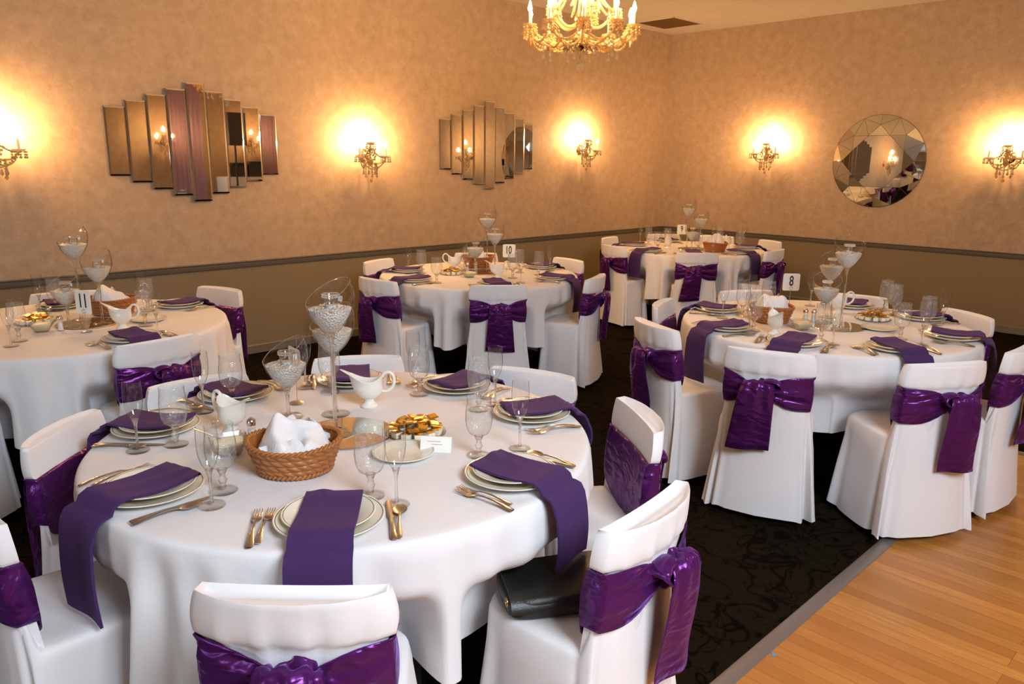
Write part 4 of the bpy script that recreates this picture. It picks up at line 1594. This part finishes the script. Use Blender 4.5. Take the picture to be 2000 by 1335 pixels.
def vase_parts(h, stem_r=0.006):
    """long-stemmed vase with a teardrop globe cut off at a slant; h: height of the highest lip"""
    gh = 0.190                       # globe height
    z0 = h - gh
    prof = [(0.006, 0.0), (0.013, 0.009), (0.029, 0.025), (0.047, 0.046), (0.0625, 0.071), (0.0725, 0.098), (0.0765, 0.128), (0.0745, 0.157), (0.064, 0.184), (0.046, 0.205), (0.022, 0.218)]
    bm = bmesh.new()
    mb = MB()
    mb.lathe([(r, z) for r, z in prof], 48)
    vs = [bm.verts.new(v) for v in mb.v]
    for f in mb.f:
        bm.faces.new([vs[i] for i in f])
    bmesh.ops.subdivide_edges(bm, edges=bm.edges[:], cuts=1, use_grid_fill=True, smooth=0.0)
    geom = bm.verts[:] + bm.edges[:] + bm.faces[:]
    nrm = Vector((-0.52, 0, 0.854)).normalized()
    bmesh.ops.bisect_plane(bm, geom=geom, plane_co=Vector((0.0, 0, 0.150)), plane_no=nrm, clear_outer=True)
    bm.verts.index_update()
    m2 = MB()
    m2.add([(v.co.x, v.co.y, v.co.z + z0) for v in bm.verts], [[v.index for v in f.verts] for f in bm.faces])
    rim = []
    bd = [e for e in bm.edges if len(e.link_faces) == 1 and min(v.co.z for v in e.verts) > 0.02]
    # ordered rim loop
    if bd:
        nb = {}
        for e in bd:
            a, b = e.verts
            nb.setdefault(a, []).append(b)
            nb.setdefault(b, []).append(a)
        st = bd[0].verts[0]
        prev, cur = None, st
        while True:
            rim.append((cur.co.x, cur.co.y, cur.co.z + z0))
            nx = [w for w in nb[cur] if w is not prev]
            if not nx or nx[0] is st or len(rim) > 400:
                break
            prev, cur = cur, nx[0]
    bm.free()
    globe = m2.mesh('vase_globe', ['clear_glass'], 60)
    mr = MB()
    rim = rim + rim[:2]
    mr.tube(rim, 0.0015, 6, caps=False)
    rimm = mr.mesh('vase_rim', ['solid_glass'], 60)
    mb = MB()
    mb.lathe([(0.001, 0.006), (0.012, 0.009), (0.0075, 0.02), (stem_r, 0.05), (stem_r, max(0.055, z0 - 0.03)), (stem_r * 1.3, z0 - 0.006), (0.013, z0 + 0.010), (0.001, z0 + 0.012)], 14)
    stem = mb.mesh('vase_stem', ['solid_glass'], 60)
    mb = MB()
    mb.lathe([(0.001, 0.0), (0.048, 0.0), (0.050, 0.0025), (0.047, 0.005), (0.025, 0.007), (0.011, 0.011), (0.001, 0.011)], 40)
    foot = mb.mesh('vase_foot', ['foot_glass'], 60)
    mb = MB()
    pr = [(0.001, z0 + 0.0125), (0.010, z0 + 0.0135), (0.0265, z0 + 0.029), (0.044, z0 + 0.049), (0.0595, z0 + 0.074), (0.067, z0 + 0.094)]
    rings = [[(r * cos(2 * pi * j / 40), r * sin(2 * pi * j / 40), z) for j in range(40)] for r, z in pr]
    for r in (0.056, 0.046, 0.034, 0.02, 0.006):
        rings.append([(r * cos(2 * pi * j / 40), r * sin(2 * pi * j / 40), z0 + 0.096 + 0.003 * sin(j * 2.1 + r * 300) + 0.002 * sin(j * 5.3)) for j in range(40)])
    mb.loft(rings, True, True, True)
    gravel = mb.mesh('vase_gravel', ['gravel'], 80)
    return (('globe', globe), ('rim', rimm), ('stem', stem), ('foot', foot)), gravel, z0 + 0.096


mb = MB()
mb.lathe([(0.001, 0.0), (0.019, 0.0), (0.021, 0.004), (0.023, 0.045), (0.027, 0.05), (0.026, 0.0515), (0.0215, 0.047), (0.0185, 0.008), (0.001, 0.008)], 28)
CUP = mb.mesh('candle_cup', ['clear_glass'], 60)
mb = MB()
for k in range(26):
    a = 2 * pi * k / 26
    for z in (0.040, 0.0465):
        mb.ball((0.0258 * cos(a), 0.0258 * sin(a), z), 0.0031, 6, 4)
TRIM = mb.mesh('rhinestone_trim', ['rhinestone'], 30)
mb = MB()
mb.lathe([(0.001, 0.0), (0.016, 0.0), (0.0165, 0.002), (0.0165, 0.012), (0.001, 0.012)], 20)
TEALIGHT = mb.mesh('tealight_wax', ['salt'], 40)
VP = [vase_parts(0.508), vase_parts(0.398), vase_parts(0.285)]
VW = ('tallest', 'middle-height', 'shortest')
VROT = {'seven': (0.65, 0.5, 0.55), 'eight': (1.5, 0.5, 1.2), 'ten': (0.5, 1.4, 0.6), 'nine': (0.5, 0.7, 1.2), 'eleven': (0.5, 1.4, 1.0)}
for tn, vs in VASES.items():
    bx, by = BASES[tn]
    o = put('mirror_base', BASE, None, (bx, by, ZT))
    tag(o, 'round flat mirror base under the glass vases of table ' + tn, 'mirror', 'centrepiece mirrors')
    vs = [list(v) for v in vs]
    for it in range(30):                     # the globes must not touch
        for i in range(3):
            for j in range(i):
                dx, dy = vs[i][0] - vs[j][0], vs[i][1] - vs[j][1]
                d = hypot(dx, dy)
                if d < 0.158:
                    for q, s in ((i, 0.5), (j, -0.5)):
                        vs[q][0] += s * dx / d * (0.16 - d)
                        vs[q][1] += s * dy / d * (0.16 - d)
        for v in vs:                         # a foot stands wholly on the mirror base or wholly off it
            d = hypot(v[0] - bx, v[1] - by)
            tgt = 0.098 if 0.098 < d < 0.15 else 0.206 if 0.15 <= d < 0.206 else d
            v[0], v[1] = bx + (v[0] - bx) * tgt / d, by + (v[1] - by) * tgt / d
    for k, (x, y) in enumerate(vs):
        onb = hypot(x - bx, y - by) < 0.15
        z = ZT + (0.0055 if onb else 0.0005)
        parts, gravel, gz = VP[k]
        rz = VROT[tn][k] + radians(-45)
        thing('stemmed_vase', VW[k] + ' slant-cut stemmed glass vase of the three on table ' + tn, 'vase', (x, y, z), rz, 'glass vases on table ' + tn, parts)
        o = put('white_gravel', gravel, None, (x, y, z), rz)
        tag(o, 'white gravel filling in the ' + VW[k] + ' vase of table ' + tn, 'gravel', 'vase fillings', 'stuff')
        thing('tealight_holder', 'rhinestone-trimmed glass tealight cup in the ' + VW[k] + ' vase of table ' + tn, 'candle holder', (x + 0.004, y, z + gz - 0.004), 0, 'tealight cups', (('cup', CUP), ('rhinestone_trim', TRIM), ('tealight', TEALIGHT)))


# wicker basket: herringbone weave in relief
def basket_parts():
    n, rows = 240, 34
    rings = []
    for i in range(rows + 1):
        k = i / rows
        z = 0.012 + 0.072 * k
        r = 0.098 + 0.030 * k ** 0.8
        ring = []
        for j in range(n):
            a = 2 * pi * j / n
            # over-two-under-two strands, slanting
            cell = k * 4.0
            row = int(min(cell, 3.999))
            fy = cell - row
            fx = (a / (2 * pi) * 24 + row * 0.5 + fy * 0.75) % 1.0
            hgt = (sin(pi * fx) ** 0.5) * (sin(pi * min(max(fy, 0.03), 0.97)) ** 0.5)
            q = r + 0.0085 * hgt - 0.002
            ring.append((q * cos(a) * 1.03, q * sin(a) * 0.93, z + 0.010 * k * (cos(a) ** 2)))
        rings.append(ring)
    inner = [[(p[0] * s, p[1] * s, z0 if z0 is not None else p[2]) for p in rings[-1]] for s, z0 in ((0.96, None), (0.80, 0.02), (0.3, 0.016))]
    mb = MB()
    mb.loft(rings + inner, True, True, True)
    body = mb.mesh('basket_body', ['wicker'], 60)

    def braid(r, z, tk, turns, lift):
        mb = MB()
        for s in range(2):
            pts = []
            for i in range(241):
                a = 2 * pi * i / 240
                b = a * turns + s * pi
                rr = r + tk * 0.8 * cos(b)
                pts.append((rr * cos(a) * 1.03, rr * sin(a) * 0.93, z + tk * 0.8 * sin(b) + lift * cos(a) ** 2))
            mb.tube(pts, tk, 7, caps=False)
        return mb
    return (('weave', body), ('rim', braid(0.127, 0.086, 0.0048, 26, 0.010).mesh('basket_rim', ['wicker'], 60)), ('foot_braid', braid(0.098, 0.010, 0.005, 24, 0).mesh('basket_foot', ['wicker'], 60)))


BASK = basket_parts()


def liner_mesh(seed, hh=0.085):
    """white cloth stuffed in the basket: a mound crossed by soft uneven folds, two corners standing up"""
    rnd = random.Random(seed)
    ridges = []
    for _ in range(8):
        b = rnd.uniform(0, pi)
        ridges.append((cos(b), sin(b), rnd.uniform(-0.075, 0.075), rnd.uniform(0.016, 0.034), rnd.uniform(0.009, 0.021) * rnd.choice((1, 1, -1)), rnd.uniform(-6, 6)))
    mb = MB()
    rings = []
    n = 88
    for i in range(30):
        k = i / 29
        ring = []
        for j in range(n):
            a = 2 * pi * j / n
            r = 0.106 * (1 - k) ** 0.8 + 0.001
            x, y = r * cos(a), r * sin(a) * 0.9
            z = 0.060 + hh * (1 - (r / 0.107) ** 2.2)
            for cx, cy, off, w, amp, curve in ridges:
                d = x * cx + y * cy - off - curve * (x * cy - y * cx) ** 2
                z += amp * exp(-(d / w) ** 2) * smooth(0, 0.25, k)
            ring.append((x, y, z))
        rings.append(ring)
    mb.loft(rings, True, False, True)
    for b, hgt, wd, lean in ((2.0, 0.055, 0.075, 0.03), (0.9, 0.05, 0.065, 0.035), (4.4, 0.02, 0.085, 0.055)):
        rr = []
        for i in range(10):
            k = i / 9
            row = []
            for j in range(13):
                u = -1 + j / 6
                rad = 0.100 - lean * k + 0.008 * sin(4 * u + seed)
                half = wd * (1 - 0.55 * k ** 1.5)
                x = rad * cos(b) - u * half * sin(b)
                y = (rad * sin(b) + u * half * cos(b)) * 0.9
                q = min(1.0, 0.103 / max(hypot(x, y / 0.9), 0.001))
                z = 0.072 + hh * 0.25 * k + hgt * k * (1 - 0.45 * u * u) + 0.007 * sin(5 * u + 4 * k)
                row.append((x * q, y * q, z))
            rr.append(row)
        m2 = MB()
        m2.loft(rr, False)
        mb.add(m2.v, m2.f)
    return mb.mesh('bread_cloth', ['white_napkin'], 180)


BROT = {'seven': radians(-40), 'eight': 0.5, 'ten': -0.6, 'nine': 0.2, 'eleven': -0.7}
for i, (tn, (x, y)) in enumerate(BASKETS.items()):
    thing('bread_basket', 'woven brown wicker bread basket on table ' + tn, 'basket', (x, y, ZT), BROT[tn], 'bread baskets', BASK)
    o = put('bread_cloth', liner_mesh(31 + i, 0.06 if tn == 'seven' else 0.075), None, (x, y, ZT + 0.002), BROT[tn] + 0.3 * i)
    tag(o, 'crumpled white cloth heaped in the wicker basket of table ' + tn, 'cloth', 'bread basket cloths')


# gravy boats: spout towards +x, handle at -x
def gravy_parts():
    def outline(z):
        k = z
        return k
    rings = []
    n = 40
    levels = [(0.030, 0.020, 0.018, 0.0), (0.040, 0.036, 0.030, 0.0), (0.055, 0.047, 0.038, 0.004), (0.075, 0.050, 0.039, 0.010), (0.092, 0.050, 0.037, 0.022), (0.104, 0.053, 0.037, 0.040), (0.108, 0.054, 0.037, 0.050)]

    def ring(z, ax, by_, sp, s=1.0):
        out = []
        for j in range(n):
            a = 2 * pi * j / n
            ca, sa = cos(a), sin(a)
            x = ax * ca + (sp * max(0, ca) ** 5)
            y = by_ * sa * (1 - 0.35 * max(0, ca) ** 2 * (sp > 0.01))
            lift = (z > 0.09) * (0.030 * max(0, ca) ** 4 + 0.016 * max(0, -ca) ** 3 - 0.010 * abs(sa) ** 2)
            out.append((x * s, y * s, z + lift))
        return out
    for z, ax, by_, sp in levels:
        rings.append(ring(z, ax, by_, sp))
    z, ax, by_, sp = levels[-1]
    rings.append(ring(z + 0.001, ax, by_, sp, 0.955))
    for z, ax, by_, sp in levels[-2:1:-1]:
        rings.append(ring(z, ax, by_, sp, 0.92))
    mb = MB()
    mb.loft(rings, True, True, True)
    body = mb.mesh('gravy_body', ['white_china'], 60)
    mb = MB()
    mb.lathe([(0.001, 0.0), (0.030, 0.0), (0.032, 0.004), (0.027, 0.010), (0.018, 0.018), (0.017, 0.026), (0.024, 0.034), (0.001, 0.036)], 32)
    foot = mb.mesh('gravy_foot', ['white_china'], 50)
    mb = MB()
    pts = [(-0.044, 0, 0.060), (-0.062, 0, 0.058), (-0.082, 0, 0.070), (-0.092, 0, 0.094), (-0.088, 0, 0.118), (-0.072, 0, 0.130), (-0.055, 0, 0.124), (-0.050, 0, 0.112)]
    fine = []
    for i in range(len(pts) - 1):
        for s in range(4):
            p0, p1, p2, p3 = (Vector(pts[max(0, min(len(pts) - 1, i + d))]) for d in (-1, 0, 1, 2))
            u = s / 4
            fine.append(0.5 * ((2 * p1) + (p2 - p0) * u + (2 * p0 - 5 * p1 + 4 * p2 - p3) * u * u + (3 * p1 - p0 - 3 * p2 + p3) * u ** 3))
    fine.append(Vector(pts[-1]))
    mb.tube(fine, 0.0058, 10)
    handle = mb.mesh('gravy_handle', ['white_china'], 60)
    return (('body', body), ('foot', foot), ('handle', handle))


GRV = gravy_parts()
RGT = atan2(rt.y, rt.x)
GDIR = {'R': RGT + pi, 'R2': RGT + pi, 'L': RGT - 0.6, 'F': RGT - pi / 2, 'L2': RGT, 'S': RGT + pi}
GWORD = {('seven', 'R'): 'white china gravy boat with its handle seen side-on, on table seven', ('seven', 'L'): 'white china gravy boat standing behind the butter dish of table seven', ('eight', 'F'): 'white china gravy boat seen end-on before the basket of table eight', ('eight', 'R2'): 'white china gravy boat half hidden behind the vases of table eight', ('ten', 'L2'): 'white china gravy boat with looped handle beside the basket of table ten', ('ten', 'S'): 'white china gravy boat below the number sign of table ten', ('eleven', 'S'): 'white china gravy boat in front of the basket of table eleven'}
for tn, gs in GRAVY.items():
    for i, (x, y, k) in enumerate(gs):
        lab = GWORD.get((tn, k))
        if lab is None:
            lab = 'white china gravy boat seen end-on, on table nine ' + ('beside the goblets' if i == 0 else 'behind the wicker basket')
        thing('gravy_boat', lab, 'gravy boat', (x, y, ZT), GDIR[k], 'gravy boats', GRV)

# butter dishes: square flared glass bowls
mb = MB()
sq = lambda h, z, r=0.3: [(x * h, y * h, z) for x, y in ((-1, -1 + r), (-1 + r, -1), (1 - r, -1), (1, -1 + r), (1, 1 - r), (1 - r, 1), (-1 + r, 1), (-1, 1 - r))]
mb.loft([sq(0.030, 0.0), sq(0.032, 0.006), sq(0.055, 0.050), sq(0.053, 0.0505), sq(0.029, 0.008)], True, True, True)
BDISH = mb.mesh('butter_dish', ['clear_glass'], 30)
mb = MB()
mb.loft([sq(0.030, 0.0095), sq(0.044, 0.036), sq(0.040, 0.041), sq(0.02, 0.044), sq(0.004, 0.043)], True, True, True)
BUTR = mb.mesh('butter', ['butter'], 60)
mb = strip_loft([(-0.07, 0.005, 0, 0.0015), (-0.03, 0.004, 0, 0.0015), (0.0, 0.0035, 0, 0.0015), (0.03, 0.008, 0, 0.001), (0.06, 0.007, 0, 0.001), (0.07, 0.002, 0, 0.001)])
SPR = mb.mesh('butter_spreader', ['steel'], 50)
for tn, (x, y) in BUTTER.items():
    r = {'seven': 0.45, 'eight': 0.25, 'ten': 0.6, 'eleven': 0.35}[tn] + RGT
    o = put('butter_dish', BDISH, None, (x, y, ZT), r)
    tag(o, 'square flared glass butter dish on table ' + tn, 'dish', 'butter dishes')
    o = put('butter', BUTR, None, (x, y, ZT), r)
    tag(o, 'pale butter filling the square glass dish of table ' + tn, 'butter', 'butter portions')
    if tn in ('seven', 'ten'):
        o = put('butter_spreader', SPR, None, (x - 0.03, y + 0.03, ZT + 0.055))
        o.rotation_euler = (radians(-32), 0, RGT - 0.9)
        tag(o, 'small steel spreader leaning in the butter dish of table ' + tn, 'knife', 'butter spreaders')

# shakers
mb = MB()
mb.lathe([(0.001, 0.0), (0.0165, 0.0), (0.0175, 0.003), (0.0135, 0.02), (0.0125, 0.05), (0.0145, 0.058), (0.001, 0.058)], 8)
SHG = mb.mesh('shaker_body', ['clear_glass'], 20)
mb = MB()
mb.lathe([(0.001, 0.003), (0.0145, 0.003), (0.0118, 0.02), (0.011, 0.042), (0.001, 0.042)], 8)
SHS = mb.mesh('shaker_salt', ['salt'], 20)
mb = MB()
mb.lathe([(0.0148, 0.056), (0.0152, 0.064), (0.0135, 0.073), (0.007, 0.079), (0.001, 0.080)], 20, cap0=True)
SHC = mb.mesh('shaker_cap', ['chrome'], 50)
for tn, ss in SHAKERS.items():
    for i, (x, y) in enumerate(ss):
        w = {'seven': 'beside the wicker basket'}.get(tn, ('nearer the butter dish' if i else 'farther from the chocolates'))
        if tn == 'eight':
            w = 'nearer the basket' if i == 0 else 'nearer the vases'
        if tn == 'ten':
            w = 'nearer the chocolates' if i == 0 else 'nearer the vases'
        if tn == 'eleven':
            w = 'behind the butter dish' if i == 0 else 'nearer the vases'
        thing('shaker', 'glass salt shaker with chrome cap ' + w + ' on table ' + tn, 'shaker', (x, y, ZT), 0.2, 'shakers', (('body', SHG), ('filling', SHS), ('cap', SHC)))

# glass plates of foil-wrapped chocolates
mb = MB()
mb.lathe([(0.001, 0.003), (0.09, 0.003), (0.098, 0.006), (0.1, 0.008), (0.098, 0.0085), (0.085, 0.0), (0.001, 0.0)], 40)
GPL = mb.mesh('glass_plate', ['clear_glass'], 40)
mb = MB()
mb.box((0, 0, 0.0095), (0.027, 0.027, 0.019), bev=0.0012)
mb.box((0, 0, 0.0205), (0.0285, 0.0285, 0.0035), 1, bev=0.001)
CHOC = mb.mesh('boxed_chocolate', ['cream_box', 'gold_foil'], 30)
mb = MB()
rings = [[(x * s, y * s, z + 0.0012 * sin(40 * x + 3)) for x, y in ((-1, -1), (0, -1.03), (1, -1), (1.03, 0), (1, 1), (0, 1.02), (-1, 1), (-1.02, 0))] for s, z in ((0.014, 0.0), (0.0165, 0.0025), (0.0165, 0.0045), (0.012, 0.007))]
mb.loft(rings, True, True, True)
FOIL = mb.mesh('foil_chocolate', ['gold_foil'], 25)
for tn, (x, y) in SWEETS.items():
    o = put('glass_plate', GPL, None, (x, y, ZT))
    tag(o, 'round glass plate under the gold chocolates of table ' + tn, 'plate', 'glass sweet plates')
    nr = 12
    for k in range(nr):
        a = 2 * pi * k / nr
        o = put('boxed_chocolate', CHOC, None, (x + 0.073 * cos(a), y + 0.073 * sin(a), ZT + 0.0068), a)
        tag(o, 'cream-sided gold-topped chocolate in the outer ring on table ' + tn, 'chocolate', 'ring of chocolates on table ' + tn)
    for k in range(6):
        a = 2 * pi * k / 6 + 0.4
        o = put('boxed_chocolate', CHOC, None, (x + 0.037 * cos(a), y + 0.037 * sin(a), ZT + 0.0068), a)
        tag(o, 'cream-sided gold-topped chocolate in the inner ring on table ' + tn, 'chocolate', 'inner chocolates on table ' + tn)
    rnd = random.Random(hash(tn) % 97 if False else len(tn) * 7)
    for k in range(14 if tn == 'seven' else 9):
        a = 2.4 * k + 0.3
        r = 0.016 + 0.0046 * k if tn == 'seven' else 0.014 + 0.006 * k
        o = put('foil_chocolate', FOIL, None, (x + r * cos(a), y + r * sin(a), ZT + 0.034 + (0.010 if k < 5 else 0.002) + 0.003 * sin(k * 5)))
        o.rotation_euler = (rnd.uniform(-0.3, 0.3), rnd.uniform(-0.3, 0.3), rnd.uniform(0, 3))
        tag(o, 'flat gold foil chocolate heaped on the boxed chocolates of table ' + tn, 'chocolate', 'foil chocolates on table ' + tn)

for tn, (x, y) in BREAD_PLATES.items():
    o = put('bread_plate', BREAD, None, (x, y, ZT))
    tag(o, 'small empty cream bread plate with rim line on table ' + tn, 'plate', 'bread plates')

# folded place card with two faint printed lines
e = thing('place_card', 'small folded white place card beside the gold chocolates on table seven', 'card', (CARD[0], CARD[1], ZT), RGT - 0.09)
mb = MB()
mb.loft([[(x, -0.022, 0.0), (x, -0.002, 0.044), (x, 0.002, 0.044), (x, 0.020, 0.0), (x, 0.0192, 0.0), (x, 0.0, 0.0432), (x, -0.0212, 0.0)] for x in (-0.048, 0.048)], True, True, True)
put('folded_card', mb.mesh('folded_card', ['paper'], 20), e)
mb = MB()
for zz, x0, x1 in ((0.030, -0.026, 0.016), (0.022, -0.012, 0.02)):
    yy = -0.0235 + 0.020 / 0.044 * zz
    for s in range(9):
        xa = lerp(x0, x1, s / 9)
        mb.add([(xa, yy, zz), (xa + (x1 - x0) / 12, yy, zz), (xa + (x1 - x0) / 12, yy + 0.0009, zz + 0.002), (xa, yy + 0.0009, zz + 0.002)], [(0, 1, 2, 3)])
put('printed_lines', mb.mesh('printed_lines', ['faint_ink']), e)


# number signs in wire clips
def numeral_mesh(s, sx, size):
    cu = bpy.data.curves.new('numeral', 'FONT')
    cu.body = s
    cu.align_x = 'CENTER'
    cu.align_y = 'CENTER'
    cu.size = size
    cu.offset = 0.0016
    cu.extrude = 0.0006
    ob = bpy.data.objects.new('numeral_source', cu)
    COL.objects.link(ob)
    dg = bpy.context.evaluated_depsgraph_get()
    me = bpy.data.meshes.new_from_object(ob.evaluated_get(dg))
    bpy.data.objects.remove(ob)
    bpy.data.curves.remove(cu)
    me.materials.clear()
    me.materials.append(MAT['ink'])
    xs = [v.co.x for v in me.vertices]
    ys = [v.co.y for v in me.vertices]
    mx, my = (max(xs) + min(xs)) / 2, (max(ys) + min(ys)) / 2
    for v in me.vertices:
        v.co = Vector(((v.co.x - mx) * sx, -0.0016 - v.co.z * 0.6, v.co.y - my))
    me.update()
    return me


TXT = {'seven': '7', 'eight': '8', 'nine': '9', 'ten': '10', 'eleven': '11'}
SROT = {'seven': RGT - radians(52), 'eight': RGT - 0.02, 'nine': RGT, 'ten': RGT + 0.03, 'eleven': RGT - radians(16)}
for tn, (x, y) in SIGNS.items():
    w, h = (0.105, 0.108) if tn != 'eleven' else (0.095, 0.122)
    zc = 0.155
    e = thing('table_number_sign', 'white card sign ' + {'seven': 'half hidden by glass, number-seven', 'eight': 'reading number-eight', 'nine': 'reading number-nine', 'ten': 'reading number-ten', 'eleven': 'reading number-eleven'}[tn] + ' in a wire clip stand', 'sign', (x, y, ZT), SROT[tn], 'table number signs')
    mb = MB()
    rr = 0.012
    pts = []
    for cx, cz, a0 in ((w / 2 - rr, h / 2 - rr, 0), (-w / 2 + rr, h / 2 - rr, 90), (-w / 2 + rr, -h / 2 + rr, 180), (w / 2 - rr, -h / 2 + rr, 270)):
        for s in range(6):
            a = radians(a0 + 18 * s)
            pts.append((cx + rr * cos(a), cz + rr * sin(a)))
    mb.loft([[(p[0], d, zc + p[1]) for p in pts] for d in (-0.001, 0.001)], True, True, True)
    put('card', mb.mesh('sign_card', ['paper'], 30), e)
    put('numeral', numeral_mesh(TXT[tn], 0.62, 0.088 if tn != 'eleven' else 0.10), e, (0, 0, zc + 0.008))
    mb = MB()
    mb.tube([(0, 0.002, 0.004), (0, 0.002, zc - h / 2 + 0.004)], 0.0014, 6)
    mb.tube([(0.010 * sin(a), -0.0035, zc - h / 2 + 0.014 - 0.010 * cos(a)) for a in [2 * pi * i / 20 for i in range(21)]], 0.0011, 6)
    put('wire_clip', mb.mesh('wire_clip', ['steel'], 60), e)
    mb = MB()
    mb.lathe([(0.001, 0.0), (0.027, 0.0), (0.028, 0.002), (0.025, 0.004), (0.004, 0.0065), (0.001, 0.007)], 28)
    put('stand_base', mb.mesh('stand_base', ['steel'], 40), e)

# ---------------------------------------------------------------- handbag on the chair, scrap on the floor
b = BAGCHAIR
Mb = Matrix.Translation(b.location) @ Matrix.Rotation(b.rotation_euler.z, 4, 'Z')
p = Mb @ Vector((-0.03, 0.034, 0.479))
e = thing('handbag', 'black leather handbag with gold rings lying on the covered chair', 'handbag', p, b.rotation_euler.z - radians(38))
mb = MB()
rings = []
for z, s in ((0.004, 0.93), (0.010, 0.985), (0.028, 1.0), (0.045, 0.985), (0.058, 0.93), (0.063, 0.8), (0.066, 0.4)):
    ring = []
    for j in range(48):
        a = 2 * pi * j / 48
        ca, sa = cos(a), sin(a)
        x = 0.150 * s * abs(ca) ** 0.36 * (1 if ca > 0 else -1)
        y = 0.108 * s * abs(sa) ** 0.36 * (1 if sa > 0 else -1)
        ring.append((x, y, z + 0.004 * sin(9 * x + 1) * (z > 0.05)))
    rings.append(ring)
mb.loft(rings, True, True, True)
put('body', mb.mesh('handbag_body', ['black_leather'], 60), e)
mb = MB()
mb.loft([[(x, y, z + 0.003 * sin(14 * x)) for y, z in ((0.09, 0.0705), (0.0, 0.0735), (-0.055, 0.0715), (-0.09, 0.064), (-0.109, 0.045), (-0.111, 0.030))] for x in [-0.144 + 0.288 * i / 12 for i in range(13)]], False)
put('flap', mb.mesh('handbag_flap', ['black_leather'], 60, solid=0.004), e)
for s in (-1, 1):
    mb = MB()
    mb.tube([(s * 0.151, -0.078 + 0.011 * cos(a), 0.048 + 0.011 * sin(a)) for a in [2 * pi * i / 20 for i in range(21)]], 0.0018, 6)
    put('gold_ring', mb.mesh('gold_ring', ['brass'], 60), e)
mb = MB()
mb.box((0, 0, 0.0006), (0.02, 0.011, 0.001))
o = put('paper_scrap', mb.mesh('paper_scrap', ['blue_scrap']), None, (-6.613, -5.128, -0.0018), 0.5)
tag(o, 'tiny bright blue paper scrap on the boards by the metal edge strip', 'scrap')
